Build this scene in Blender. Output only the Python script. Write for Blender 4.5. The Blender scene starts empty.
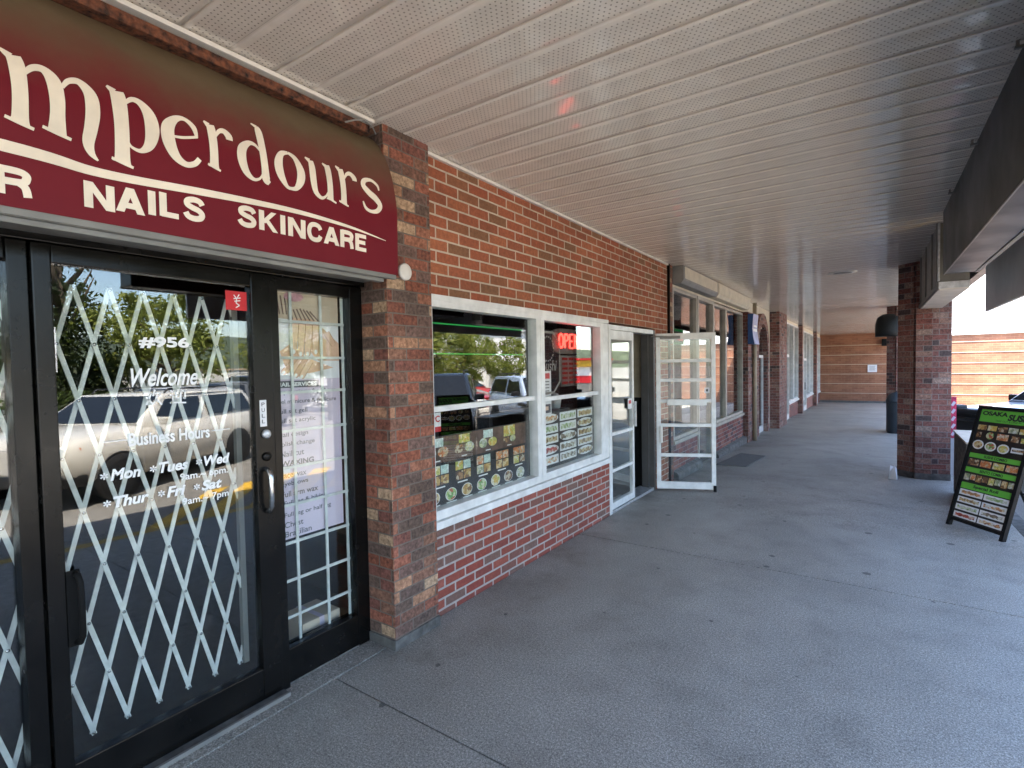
import bpy, bmesh, math, random
from mathutils import Vector, Matrix, noise
random.seed(7)
S = bpy.context.scene
COL = S.collection
rad = math.radians

# ------------------------------------------------------------------ materials
def nt(m):
    m.use_nodes = True
    t = m.node_tree
    t.nodes.clear()
    return t
class N:
    """tiny node helper"""
    def __init__(s, t): s.t = t; s.L = t.links
    def a(s, typ, ins=None, **kw):
        n = s.t.nodes.new(typ)
        for k, v in kw.items(): setattr(n, k, v)
        if ins:
            for k, v in ins.items():
                if isinstance(v, bpy.types.NodeSocket): s.L.new(v, n.inputs[k])
                else: n.inputs[k].default_value = v
        return n
    def math(s, op, x, y=None, clamp=False):
        n = s.t.nodes.new('ShaderNodeMath'); n.operation = op; n.use_clamp = clamp
        for i, v in enumerate((x, y)):
            if v is None: continue
            if isinstance(v, bpy.types.NodeSocket): s.L.new(v, n.inputs[i])
            else: n.inputs[i].default_value = v
        return n.outputs[0]
    def mix(s, f, c1, c2, blend='MIX'):
        n = s.t.nodes.new('ShaderNodeMix'); n.data_type = 'RGBA'; n.blend_type = blend
        for i, v in ((0, f), (6, c1), (7, c2)):
            if isinstance(v, bpy.types.NodeSocket): s.L.new(v, n.inputs[i])
            else: n.inputs[i].default_value = v if i == 0 else (*v[:3], 1)
        return n.outputs[2]
    def ramp(s, f, stops, interp='LINEAR'):
        n = s.t.nodes.new('ShaderNodeValToRGB'); n.color_ramp.interpolation = interp
        e = n.color_ramp.elements
        while len(e) < len(stops): e.new(0.5)
        for i, (p, c) in enumerate(stops):
            e[i].position = p
            e[i].color = (*(c if hasattr(c, '__len__') else (c, c, c)), 1)
        s.L.new(f, n.inputs[0]); return n.outputs[0]
    def coord(s, kind='Object'):
        return s.t.nodes.new('ShaderNodeTexCoord').outputs[kind]
    def geo(s): return s.t.nodes.new('ShaderNodeNewGeometry').outputs['Position']
    def noise(s, v, scale, detail=3, rough=.55, dist=0):
        return s.a('ShaderNodeTexNoise', {'Vector': v, 'Scale': scale, 'Detail': detail, 'Roughness': rough, 'Distortion': dist}).outputs[0]
    def bump(s, h, strength, dist=.01, normal=None):
        i = {'Height': h, 'Strength': strength, 'Distance': dist}
        if normal: i['Normal'] = normal
        return s.a('ShaderNodeBump', i).outputs[0]
    def out(s, col, rough=.5, metal=0., normal=None, spec=.5, **kw):
        p = s.t.nodes.new('ShaderNodeBsdfPrincipled')
        def st(k, v):
            if isinstance(v, bpy.types.NodeSocket): s.L.new(v, p.inputs[k])
            elif hasattr(v, '__len__'): p.inputs[k].default_value = (*v[:3], 1)
            else: p.inputs[k].default_value = v
        st('Base Color', col); st('Roughness', rough); st('Metallic', metal); st('Specular IOR Level', spec)
        for k, v in kw.items(): st(k, v)
        if normal: s.L.new(normal, p.inputs['Normal'])
        o = s.t.nodes.new('ShaderNodeOutputMaterial')
        s.L.new(p.outputs[0], o.inputs[0]); return p
def pm(name, c, rough=.5, metal=0., var=.12, scale=6., bump=0., bscale=60., spec=.5, **kw):
    m = bpy.data.materials.new(name); n = N(nt(m))
    pos = n.geo()
    f = n.noise(pos, scale, 5)
    lo = [x * (1 - var * 1.6) for x in c]; hi = [min(1, x * (1 + var)) for x in c]
    col = n.ramp(f, [(.3, lo), (.7, hi)])
    r2 = n.ramp(n.noise(pos, scale * 2.7, 3), [(.3, max(.02, rough * .85)), (.7, min(1, rough * 1.15))])
    nm = n.bump(n.noise(pos, bscale, 4), bump, .004) if bump else None
    n.out(col, r2, metal, nm, spec, **kw)
    return m
def em(name, c, k):
    m = bpy.data.materials.new(name); n = N(nt(m))
    e = n.a('ShaderNodeEmission', {'Color': (*c, 1), 'Strength': k})
    o = n.t.nodes.new('ShaderNodeOutputMaterial'); n.L.new(e.outputs[0], o.inputs[0]); return m
def glass(name, boost=1.3, tint=(.88, .9, .89), base=.045):
    m = bpy.data.materials.new(name); n = N(nt(m))
    g = n.t.nodes.new('ShaderNodeNewGeometry')
    d = n.a('ShaderNodeVectorMath', {0: g.outputs['Normal'], 1: g.outputs['Incoming']}, operation='DOT_PRODUCT').outputs['Value']
    c = n.math('ABSOLUTE', d)
    k = n.math('POWER', n.math('SUBTRACT', 1., c), 5.)
    f = n.math('ADD', n.math('MULTIPLY', k, 1 - base), base)
    f = n.math('MULTIPLY', f, boost, True)
    t = n.a('ShaderNodeBsdfTransparent', {'Color': (*tint, 1)})
    r = n.a('ShaderNodeBsdfGlossy', {'Roughness': 0.0, 'Color': (1, 1, 1, 1)})
    mx = n.a('ShaderNodeMixShader', {0: f, 1: t.outputs[0], 2: r.outputs[0]})
    o = n.t.nodes.new('ShaderNodeOutputMaterial'); n.L.new(mx.outputs[0], o.inputs[0]); return m
def brick(name, palette, mortar, row, length, gap=.011, rough=.85, mot=.35, bstr=.9, offx=0., offz=0., stain=.3, msm=.1):
    m = bpy.data.materials.new(name); n = N(nt(m))
    uv = n.coord('UV')
    mp = n.a('ShaderNodeMapping', {'Vector': uv, 'Location': (offx, offz, 0)}).outputs[0]
    wob = n.a('ShaderNodeVectorMath', {0: n.a('ShaderNodeTexNoise', {'Vector': mp, 'Scale': 9., 'Detail': 2.}).outputs[1], 1: (.005, .005, 0)}, operation='MULTIPLY').outputs[0]
    mp2 = n.a('ShaderNodeVectorMath', {0: mp, 1: wob}, operation='ADD').outputs[0]
    b = n.a('ShaderNodeTexBrick', {'Vector': mp2, 'Color1': (0, 0, 0, 1), 'Color2': (1, 1, 1, 1), 'Mortar': (.5, .5, .5, 1),
        'Scale': 1., 'Mortar Size': gap * .5, 'Mortar Smooth': msm, 'Bias': 0., 'Brick Width': length, 'Row Height': row})
    b.offset = .5; b.squash = 1
    stops = []
    for i, c in enumerate(palette): stops.append((i / len(palette), c))
    base = n.ramp(b.outputs[0], stops, 'CONSTANT')
    pos = n.geo()
    f1 = n.noise(pos, 42, 6, .7)
    base = n.mix(mot, base, n.mix(1., base, n.ramp(f1, [(.3, .25), (.5, .9), (.72, 1.75)]), 'MULTIPLY'))
    f2 = n.noise(pos, 130, 3, .6)
    base = n.mix(n.ramp(f2, [(.64, 0.), (.72, .55)]), base, (.12, .075, .06))
    mo = n.mix(n.noise(pos, 30, 3), [x * .75 for x in mortar], [min(1, x * 1.2) for x in mortar])
    col = n.mix(b.outputs[1], base, mo)
    st = n.ramp(n.noise(pos, 1.7, 5, .6), [(.35, 1 - stain), (.62, 1.)])
    col = n.mix(1., col, st, 'MULTIPLY')
    h = n.math('SUBTRACT', n.math('MULTIPLY', n.noise(pos, 70, 5, .7), .35), b.outputs[1])
    n.out(col, rough, 0, n.bump(h, bstr, .006), .3)
    return m

M = {}
W = lambda *c: tuple(c)
BR = (.32, .1, .05); BR2 = (.27, .088, .046); BR3 = (.35, .12, .058); BR4 = (.22, .1, .055); BR5 = (.3, .085, .042)
M['brick_up'] = brick('upper wall brick', [BR, BR3, BR2, BR, (.25, .1, .05), BR3, BR5, BR, (.22, .105, .055), (.36, .12, .06)], (.52, .42, .32), .0767, .232, .013, offz=-2.11 + .0767 * 28, stain=.2)
RL = (.26, .066, .046)
M['brick_low'] = brick('lower wall brick', [RL, (.3, .082, .056), (.23, .06, .046), (.2, .085, .066), RL, (.31, .095, .07), (.25, .058, .042), (.18, .1, .08)], (.4, .345, .31), .0695, .214, .0155, offz=.03, mot=.3, stain=.12)
M['brick_pier'] = brick('mixed pier brick', [(.25, .085, .05), (.31, .13, .08), (.13, .085, .068), (.45, .3, .19), (.2, .075, .05), (.13, .085, .065), (.3, .11, .07), (.2, .1, .07), (.38, .2, .12), (.17, .1, .08), (.2, .08, .06), (.24, .12, .08)], (.17, .135, .11), .068, .2, .009, mot=.85, stain=.25)
M['brick_dark'] = brick('post brick', [(.23, .085, .07), (.27, .13, .1), (.19, .09, .075), (.09, .06, .058), (.28, .16, .125), (.2, .09, .075), (.25, .1, .08), (.33, .22, .18), (.21, .085, .07), (.25, .125, .1)], (.26, .22, .2), .0765, .2, .009, mot=.85, stain=.3)
def far_brick():
    m = bpy.data.materials.new('banded orange brick'); n = N(nt(m))
    uv = n.coord('UV')
    b = n.a('ShaderNodeTexBrick', {'Vector': uv, 'Color1': (.33, .148, .088, 1), 'Color2': (.26, .112, .07, 1), 'Mortar': (.36, .21, .12, 1), 'Scale': 1., 'Mortar Size': .006, 'Mortar Smooth': .2, 'Bias': 0., 'Brick Width': .3, 'Row Height': .1})
    pos = n.geo()
    col = n.mix(1., b.outputs[0], n.ramp(n.noise(pos, 1.2, 6, .65), [(.3, .72), (.65, 1.1)]), 'MULTIPLY')
    n.out(col, .9, 0, n.bump(b.outputs[1], -.3, .004), .2); return m
M['far_brick'] = far_brick()
M['band'] = pm('pale brick band', (.5, .38, .27), .85, var=.12, scale=2)
M['stucco'] = pm('white stucco', (.8, .79, .76), .9, var=.05, scale=1.5, bump=.3)
M['concrete_trim'] = pm('grey concrete base', (.11, .105, .098), .9, var=.35, scale=12, bump=.5)

def walk_mat():
    m = bpy.data.materials.new('walkway concrete'); n = N(nt(m))
    pos = n.geo()
    big = n.noise(pos, .55, 6, .62, .6)
    med = n.noise(pos, 3.2, 6, .65)
    spk = n.noise(pos, 170, 2, .6)
    fine = n.noise(pos, 80, 4, .7)
    col = n.ramp(big, [(.3, (.225, .209, .186)), (.48, (.265, .253, .229)), (.7, (.325, .312, .285))])
    col = n.mix(1., col, n.ramp(med, [(.3, .78), (.48, .98), (.75, 1.1)]), 'MULTIPLY')
    col = n.mix(1., col, n.ramp(fine, [(.28, .45), (.5, 1.), (.74, 1.6)]), 'MULTIPLY')
    col = n.mix(1., col, n.ramp(spk, [(.32, .45), (.5, 1.), (.7, 1.8)]), 'MULTIPLY')
    # grime where feet never reach: along the shop fronts
    sx = n.a('ShaderNodeSeparateXYZ', {0: pos}).outputs
    edge = n.math('MULTIPLY', n.ramp(n.math('ADD', n.math('MULTIPLY', sx[0], .5), 1.2), [(.0, 1.), (.55, 0.)]), n.ramp(n.noise(pos, 1.6, 5, .7), [(.42, 0.), (.62, 1.)]))
    col = n.mix(n.math('MULTIPLY', edge, .75), col, (.07, .06, .05))
    # old gum and oil spots
    v = n.a('ShaderNodeTexVoronoi', {'Vector': pos, 'Scale': 1.7, 'Randomness': 1.}, feature='F1', voronoi_dimensions='2D')
    rnd = n.a('ShaderNodeSeparateColor', {0: v.outputs['Color']}).outputs[0]
    thr = n.math('MULTIPLY', n.math('SUBTRACT', rnd, .3), .075)
    spot = n.math('LESS_THAN', n.math('ADD', v.outputs['Distance'], n.math('MULTIPLY', n.math('SUBTRACT', fine, .5), .03)), thr)
    col = n.mix(n.math('MULTIPLY', spot, .72), col, (.03, .03, .03))
    v2 = n.a('ShaderNodeTexVoronoi', {'Vector': pos, 'Scale': 2.9, 'Randomness': 1.}, feature='F1', voronoi_dimensions='2D')
    r2 = n.a('ShaderNodeSeparateColor', {0: v2.outputs['Color']}).outputs[1]
    sp2 = n.math('LESS_THAN', v2.outputs['Distance'], n.math('MULTIPLY', n.math('SUBTRACT', r2, .62), .04))
    col = n.mix(n.math('MULTIPLY', sp2, .5), col, (.45, .45, .43))
    h = n.math('ADD', n.math('MULTIPLY', spk, .6), fine)
    rr = n.ramp(big, [(.3, .6), (.7, .45)])
    n.out(col, rr, 0, n.bump(h, .14, .003), .5); return m
M['walk'] = walk_mat()
M['groove'] = pm('dirt filled joint', (.06, .057, .053), .95, var=.4, scale=20)
def asphalt():
    m = bpy.data.materials.new('asphalt'); n = N(nt(m)); pos = n.geo()
    col = n.ramp(n.noise(pos, .35, 6, .6), [(.3, (.18, .17, .155)), (.7, (.25, .235, .212))])
    col = n.mix(1., col, n.ramp(n.noise(pos, 90, 3), [(.3, .6), (.7, 1.4)]), 'MULTIPLY')
    n.out(col, .9, 0, n.bump(n.noise(pos, 90, 3), .4, .005), .3); return m
M['asphalt'] = asphalt()
M['paint_white'] = pm('road paint white', (.6, .6, .57), .8, var=.25, scale=9)
M['yellow'] = pm('worn yellow paint', (.66, .38, .03), .75, var=.22, scale=7, bump=.3)
def soffit():
    m = bpy.data.materials.new('perforated vinyl soffit'); n = N(nt(m)); pos = n.geo()
    s = n.a('ShaderNodeSeparateXYZ', {0: pos}).outputs
    P = .0199
    row = n.math('FLOOR', n.math('DIVIDE', s[1], P))
    par = n.math('MODULO', n.math('ABSOLUTE', row), 2.)
    fy = n.math('SUBTRACT', n.math('FRACT', n.math('DIVIDE', s[1], P)), .5)
    fx = n.math('SUBTRACT', n.math('FRACT', n.math('ADD', n.math('DIVIDE', s[0], P * 1.25), n.math('MULTIPLY', par, .5))), .5)
    d = n.math('ADD', n.math('MULTIPLY', n.math('MULTIPLY', fx, fx), 1.56), n.math('MULTIPLY', fy, fy))
    hole = n.math('LESS_THAN', d, .034)
    # two perforated fields in each plank, a smooth strip beside every seam
    ph = n.math('FRACT', n.math('DIVIDE', n.math('SUBTRACT', s[1], 1.413 - 8 * .398), .199))
    fld = n.math('MULTIPLY', n.math('GREATER_THAN', ph, .07), n.math('LESS_THAN', ph, .93))
    hole = n.math('MULTIPLY', hole, fld)
    base = n.ramp(n.noise(pos, .9, 5, .6), [(.3, (.70, .64, .56)), (.7, (.78, .72, .64))])
    col = n.mix(n.math('MULTIPLY', hole, .72), base, (.1, .08, .065))
    col = n.mix(1., col, n.ramp(n.noise(pos, 7, 4, .7), [(.3, .9), (.6, 1.)]), 'MULTIPLY')
    wv = n.noise(n.a('ShaderNodeVectorMath', {0: pos, 1: (.35, 5., 0)}, operation='MULTIPLY').outputs[0], 1.6, 3)
    n.out(col, .1, 0, n.bump(wv, .02, .02), 1.0); return m
M['soffit'] = soffit()
M['soffit_seam'] = pm('soffit seam', (.1, .085, .07), .7)
M['cream'] = pm('cream fascia board', (.62, .55, .42), .6, var=.08)
M['white_al'] = pm('white painted aluminium', (.68, .68, .66), .38, var=.13, scale=7, bump=.1, bscale=30)
M['beige_al'] = pm('weathered beige aluminium', (.36, .33, .28), .45, var=.15, scale=6)
M['white_trim'] = pm('white trim', (.7, .66, .6), .5, var=.1, scale=5)
M['black_al'] = pm('black anodised aluminium', (.006, .0055, .005), .24, var=.4, scale=5, spec=.22)
M['dark_rubber'] = pm('black rubber', (.006, .006, .006), .7, spec=.15)
M['bronze'] = pm('dark bronze sheet metal', (.0065, .005, .0042), .36, var=.2, scale=1, spec=.22)
M['grey_metal'] = pm('grey painted sheet metal', (.2, .195, .18), .45, var=.15, scale=4)
M['galv'] = pm('galvanised steel', (.55, .56, .57), .4, .6, var=.2, scale=20)
M['chrome'] = pm('worn chrome', (.5, .5, .5), .22, 1., var=.15, scale=20)
M['gate_white'] = pm('white enamelled steel', (.62, .63, .6), .45, var=.15, scale=15)
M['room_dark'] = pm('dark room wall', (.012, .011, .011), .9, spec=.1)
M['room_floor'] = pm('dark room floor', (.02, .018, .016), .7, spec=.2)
M['room_mid'] = pm('beige room wall', (.34, .29, .2), .8)
M['rust'] = pm('rusty steel rail', (.11, .036, .016), .85, var=.8, scale=35, bump=.6)
M['paper'] = pm('white paper', (.74, .73, .74), .7, var=.04)
M['lilac'] = pm('pale lilac poster paper', (.63, .53, .63), .6, var=.06, scale=2)
M['ink'] = pm('black ink', (.02, .02, .022), .6)
M['greyink'] = pm('grey ink', (.09, .085, .1), .6)
M['red'] = pm('red sticker', (.55, .012, .02), .45)
M['vinyl'] = pm('white vinyl lettering', (.8, .8, .79), .5, var=.03)
M['cream_vinyl'] = pm('cream sign lettering', (.8, .71, .58), .6, var=.08, scale=8)
M['skin'] = pm('printed skin tone', (.72, .45, .31), .6, var=.15, scale=9)
M['skin2'] = pm('printed pale skin', (.78, .53, .39), .6, var=.12, scale=12)
M['skin_line'] = pm('printed skin crease', (.36, .18, .1), .6)
M['sand'] = pm('printed beige', (.6, .48, .36), .6, var=.1)
M['stripe'] = pm('printed brown', (.14, .08, .06), .6, var=.3, scale=15)
M['pinkflower'] = pm('printed pink', (.6, .32, .36), .6, var=.3, scale=30)
M['board'] = pm('black menu board', (.018, .016, .015), .4, var=.2)
M['panel_black'] = pm('black painted wood', (.01, .01, .01), .55, spec=.2)
M['green'] = pm('lime green print', (.14, .5, .055), .5, var=.05)
def food(name, cols, scale=45):
    m = bpy.data.materials.new(name); n = N(nt(m)); pos = n.geo()
    v = n.a('ShaderNodeTexVoronoi', {'Vector': pos, 'Scale': float(scale)}, feature='F1')
    r = n.a('ShaderNodeSeparateColor', {0: v.outputs['Color']}).outputs[0]
    col = n.ramp(r, [(i / len(cols), c) for i, c in enumerate(cols)], 'CONSTANT')
    col = n.mix(1., col, n.ramp(n.noise(pos, scale * 2.5, 3), [(.3, .6), (.7, 1.2)]), 'MULTIPLY')
    n.out(col, .45); return m
FD = [food('rice and egg', [(.7, .6, .2), (.75, .7, .5), (.5, .5, .12), (.7, .45, .1)]),
      food('salmon pieces', [(.72, .28, .1), (.75, .6, .45), (.6, .2, .07), (.55, .4, .25)]),
      food('green salad', [(.15, .35, .08), (.35, .5, .15), (.65, .65, .4), (.5, .12, .06)]),
      food('noodles', [(.6, .38, .12), (.5, .28, .08), (.7, .55, .3), (.25, .12, .05)]),
      food('pale bowl', [(.7, .7, .62), (.5, .5, .4), (.62, .6, .35), (.3, .35, .2)]),
      food('dark meat', [(.2, .1, .05), (.4, .22, .1), (.1, .05, .03), (.6, .5, .35)]),
      food('pale blue tray', [(.6, .72, .66), (.5, .65, .6), (.7, .75, .7), (.55, .68, .6)], 20)]
FROLL = [food('orange roll', [(.7, .35, .15), (.75, .6, .4), (.45, .22, .1), (.75, .7, .6)], 38),
         food('brown roll', [(.5, .32, .14), (.28, .17, .08), (.7, .62, .4), (.6, .45, .22)], 38),
         food('green roll', [(.5, .6, .35), (.65, .68, .5), (.3, .42, .15), (.7, .7, .6)], 38),
         food('red roll', [(.55, .06, .05), (.3, .05, .04), (.7, .5, .4), (.45, .1, .06)], 38),
         food('dark roll', [(.2, .15, .1), (.45, .4, .3), (.7, .68, .6), (.3, .22, .15)], 38)]
M['neon'] = em('red neon tube', (1., .035, .025), 1.0)
M['neon_dim'] = em('dim red LED panel', (1., .02, .02), .02)
M['neon_green'] = em('green LED glow', (.05, 1., .2), .035)
M['glass_door'] = glass('dark door glass', 1.12, (.96, .98, .97))
M['glass_win'] = glass('shop window glass', 1.3, (.97, .985, .97))
M['glass_clear'] = glass('clear door glass', .7, (.93, .95, .94))
M['glass_far'] = glass('far window glass', 1.25, (.7, .72, .72))
def awning_mat():
    m = bpy.data.materials.new('maroon awning vinyl'); n = N(nt(m)); pos = n.geo()
    z = n.a('ShaderNodeSeparateXYZ', {0: pos}).outputs[2]
    zz = n.math('ADD', z, n.math('MULTIPLY', n.math('SUBTRACT', n.noise(pos, 2.2, 5, .6), .5), .42))
    f = n.ramp(n.math('SUBTRACT', zz, 2.), [(.55, 0.), (.86, .97)])
    base = n.mix(n.noise(pos, 5, 4), (.12, .006, .013), (.16, .010, .018))
    alg = n.mix(n.noise(pos, 9, 4), (.1, .075, .04), (.14, .1, .06))
    col = n.mix(f, base, alg)
    weave = n.noise(pos, 300, 1)
    n.out(col, .6, 0, n.bump(n.math('ADD', n.noise(pos, 3, 3), n.math('MULTIPLY', weave, .06)), .2, .02), .2); return m
M['awning'] = awning_mat()
M['blue'] = pm('blue awning vinyl', (.02, .07, .22), .45)
M['blue_pale'] = pm('pale violet sign face', (.38, .4, .62), .5, var=.2)
M['tan'] = pm('tan downpipe', (.36, .28, .19), .5)
M['tyre'] = pm('tyre rubber', (.015, .015, .016), .8)
M['rim'] = pm('alloy rim', (.5, .5, .5), .35, .2)
M['carglass'] = pm('tinted car glass', (.012, .014, .016), .06, spec=.8, var=.05)
M['plastic'] = pm('black car plastic', (.014, .014, .015), .45)
M['lamp_w'] = pm('clear headlamp', (.6, .6, .58), .1)
M['lamp_r'] = pm('red tail lamp', (.4, .015, .01), .2)
M['lamp_o'] = pm('amber lamp', (.6, .16, .02), .2)
def paint(name, c, rough=.3): return pm(name, c, rough, var=.04, scale=2, **{'Coat Weight': .8, 'Coat Roughness': .05})
PT = {'white': paint('white car paint', (.72, .69, .62)), 'silver': paint('silver car paint', (.45, .45, .45), .35), 'navy': paint('black car paint', (.012, .014, .018)),
      'red': paint('red car paint', (.42, .02, .02)), 'blue': paint('sky tinted silver car paint', (.4, .48, .6)), 'grey': paint('grey car paint', (.12, .125, .13))}  # blue: silver body with the sky's reflection put into its colour
M['bark'] = pm('bark', (.1, .075, .05), .95, var=.4, scale=12, bump=.8, bscale=20)
def leaf(name, c, c2):
    m = bpy.data.materials.new(name); n = N(nt(m)); pos = n.geo()
    col = n.mix(n.ramp(n.noise(pos, 1.8, 4, .6), [(.35, 0.), (.65, 1.)]), c, c2)
    p = n.out(col, .6, 0, None, .25)
    tr = n.a('ShaderNodeBsdfTranslucent', {'Color': n.mix(.5, col, (.2, .28, .04))})
    mx = n.a('ShaderNodeMixShader', {0: .3, 1: p.outputs[0], 2: tr.outputs[0]})
    o = [x for x in n.t.nodes if x.type == 'OUTPUT_MATERIAL'][0]
    n.L.new(mx.outputs[0], o.inputs[0]); return m
M['leaf'] = leaf('yellow green leaves', (.16, .185, .035), (.23, .25, .05))
M['leaf_d'] = leaf('dark conifer foliage', (.018, .03, .012), (.045, .06, .022))
M['leaf_h'] = leaf('hedge leaves', (.035, .06, .018), (.07, .095, .025))
M['hills'] = pm('far wooded slope', (.05, .07, .04), 1., var=.4, scale=.2)
M['bin'] = pm('blue grey bin plastic', (.028, .036, .043), .5)
M['wood'] = pm('weathered grey boards', (.12, .11, .1), .8, var=.4, scale=18)
M['pink'] = pm('magenta print', (.55, .02, .09), .55, var=.3, scale=25)
M['matcloth'] = pm('grey mat', (.12, .115, .11), .95, var=.2, scale=30)
M['pale_sheet'] = pm('pale painted sheet', (.8, .79, .78), .5, var=.06, scale=3)
M['post_grey'] = pm('pale grey post', (.42, .43, .45), .5)

# ------------------------------------------------------------------ mesh builder
class MB:
    def __init__(s): s.v = []; s.f = []; s.mi = []; s.sm = []
    def add(s, vs, fs, mi=0, smooth=False):
        o = len(s.v); s.v += [Vector(p) for p in vs]
        for f in fs: s.f.append([i + o for i in f]); s.mi.append(mi); s.sm.append(smooth)
        return s
    def box(s, x0, x1, y0, y1, z0, z1, mi=0):
        return s.add([(x0, y0, z0), (x1, y0, z0), (x1, y1, z0), (x0, y1, z0), (x0, y0, z1), (x1, y0, z1), (x1, y1, z1), (x0, y1, z1)],
              [(0, 3, 2, 1), (4, 5, 6, 7), (0, 1, 5, 4), (1, 2, 6, 5), (2, 3, 7, 6), (3, 0, 4, 7)], mi)
    def obox(s, c, ex, ey, ez, mi=0):   # oriented box: centre and three half vectors
        c, ex, ey, ez = map(Vector, (c, ex, ey, ez))
        vs = [c + a * ex + b * ey + d * ez for d in (-1, 1) for (a, b) in ((-1, -1), (1, -1), (1, 1), (-1, 1))]
        return s.add(vs, [(0, 3, 2, 1), (4, 5, 6, 7), (0, 1, 5, 4), (1, 2, 6, 5), (2, 3, 7, 6), (3, 0, 4, 7)], mi)
    def quad(s, a, b, c, d, mi=0): return s.add([a, b, c, d], [(0, 1, 2, 3)], mi)
    def prism(s, poly, axis, a, b, mi=0, smooth=False):   # poly 2D extruded on axis; axis 0: (y,z) 1: (x,z) 2: (x,y)
        def P(p, t): return {0: (t, p[0], p[1]), 1: (p[0], t, p[1]), 2: (p[0], p[1], t)}[axis]
        n = len(poly)
        vs = [P(p, a) for p in poly] + [P(p, b) for p in poly]
        s.add(vs, [(i, (i + 1) % n, (i + 1) % n + n, i + n) for i in range(n)], mi, smooth)
        return s.add(vs, [tuple(range(n))[::-1], tuple(range(n, 2 * n))], mi)
    def tube(s, pts, r, k=8, mi=0, cap=True):
        pts = [Vector(p) for p in pts]; R = r if hasattr(r, '__len__') else [r] * len(pts)
        rings = []; up = None
        for i, p in enumerate(pts):
            d = (pts[min(i + 1, len(pts) - 1)] - pts[max(i - 1, 0)]).normalized()
            if up is None or abs(up.dot(d)) > .99: up = Vector((0, 0, 1)) if abs(d.z) < .9 else Vector((1, 0, 0))
            a = d.cross(up).normalized(); b = a.cross(d); up = b
            rings.append([p + R[i] * (math.cos(t) * a + math.sin(t) * b) for t in [2 * math.pi * j / k for j in range(k)]])
        vs = [q for r_ in rings for q in r_]; fs = []
        for i in range(len(pts) - 1):
            for j in range(k): fs.append((i * k + j, i * k + (j + 1) % k, (i + 1) * k + (j + 1) % k, (i + 1) * k + j))
        s.add(vs, fs, mi, True)
        if cap:
            s.add(rings[0], [tuple(range(k))[::-1]], mi); s.add(rings[-1], [tuple(range(k))], mi)
        return s
    def lathe(s, c, prof, k=24, mi=0, axis=2, smooth=True):   # prof [(r, h)]
        c = Vector(c); vs = []
        for r, h in prof:
            for j in range(k):
                t = 2 * math.pi * j / k; u, w = r * math.cos(t), r * math.sin(t)
                vs.append(c + Vector({2: (u, w, h), 0: (h, u, w), 1: (u, h, w)}[axis]))
        fs = [(i * k + j, i * k + (j + 1) % k, (i + 1) * k + (j + 1) % k, (i + 1) * k + j) for i in range(len(prof) - 1) for j in range(k)]
        s.add(vs, fs, mi, smooth)
        n = len(prof)
        if prof[0][0] > 1e-4: s.add(vs[:k], [tuple(range(k))[::-1]], mi)
        if prof[-1][0] > 1e-4: s.add(vs[(n - 1) * k:], [tuple(range(k))], mi)
        return s
    def build(s, name, mats, parent=None, bevel=0., off=None, fix=True, seg=2):
        me = bpy.data.meshes.new(name)
        org = Vector((0, 0, 0))
        if parent is not None and 'org' in ORG.get(parent.name, {}): org = ORG[parent.name]['org']
        if off is not None: org = Vector(off)
        me.from_pydata([tuple(v - org) for v in s.v], [], s.f)
        mats = mats if isinstance(mats, (list, tuple)) else [mats]
        for m in mats: me.materials.append(m)
        for p, mi, sm in zip(me.polygons, s.mi, s.sm): p.material_index = mi; p.use_smooth = sm
        bm = bmesh.new(); bm.from_mesh(me)
        bmesh.ops.remove_doubles(bm, verts=bm.verts, dist=1e-5)
        if fix: bmesh.ops.recalc_face_normals(bm, faces=bm.faces)
        if bevel:
            es = [e for e in bm.edges if len(e.link_faces) == 2 and e.calc_face_angle(0) > .6 and not (e.link_faces[0].smooth and e.link_faces[1].smooth)]
            bmesh.ops.bevel(bm, geom=es, offset=bevel, segments=seg, affect='EDGES', profile=.6, clamp_overlap=True)
        uvl = bm.loops.layers.uv.new('UVMap')
        for f in bm.faces:
            n = f.normal
            if abs(n.z) < .75:
                h = Vector((-n.y, n.x, 0)).normalized()
                if abs(n.x) > abs(n.y): h = h if h.y > 0 else -h
                else: h = h if h.x > 0 else -h
                for l in f.loops: w = l.vert.co + org; l[uvl].uv = (w.dot(h), w.z)
            else:
                for l in f.loops: w = l.vert.co + org; l[uvl].uv = (w.x, w.y)
        bm.to_mesh(me); bm.free(); me.update()
        o = bpy.data.objects.new(name, me); COL.objects.link(o)
        if parent is not None:
            o.parent = parent
            ORG[o.name] = {'org': org}
        else:
            o.location = org; ORG[o.name] = {'org': org}
        return o
ORG = {}
def tag(o, label=None, cat=None, group=None, kind=None):
    if label: o['label'] = label
    if cat: o['category'] = cat
    if group: o['group'] = group
    if kind: o['kind'] = kind
    return o
def thing(name, label, cat, loc=(0, 0, 0), group=None):
    o = bpy.data.objects.new(name, None); COL.objects.link(o); o.location = loc
    o.empty_display_size = .2
    ORG[o.name] = {'org': Vector(loc)}
    return tag(o, label, cat, group)
def copy_tree(o, parent=None):
    c = o.copy(); COL.objects.link(c)
    if parent is not None: c.parent = parent
    for ch in list(o.children): copy_tree(ch, c)
    return c
_dg = {}
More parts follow.
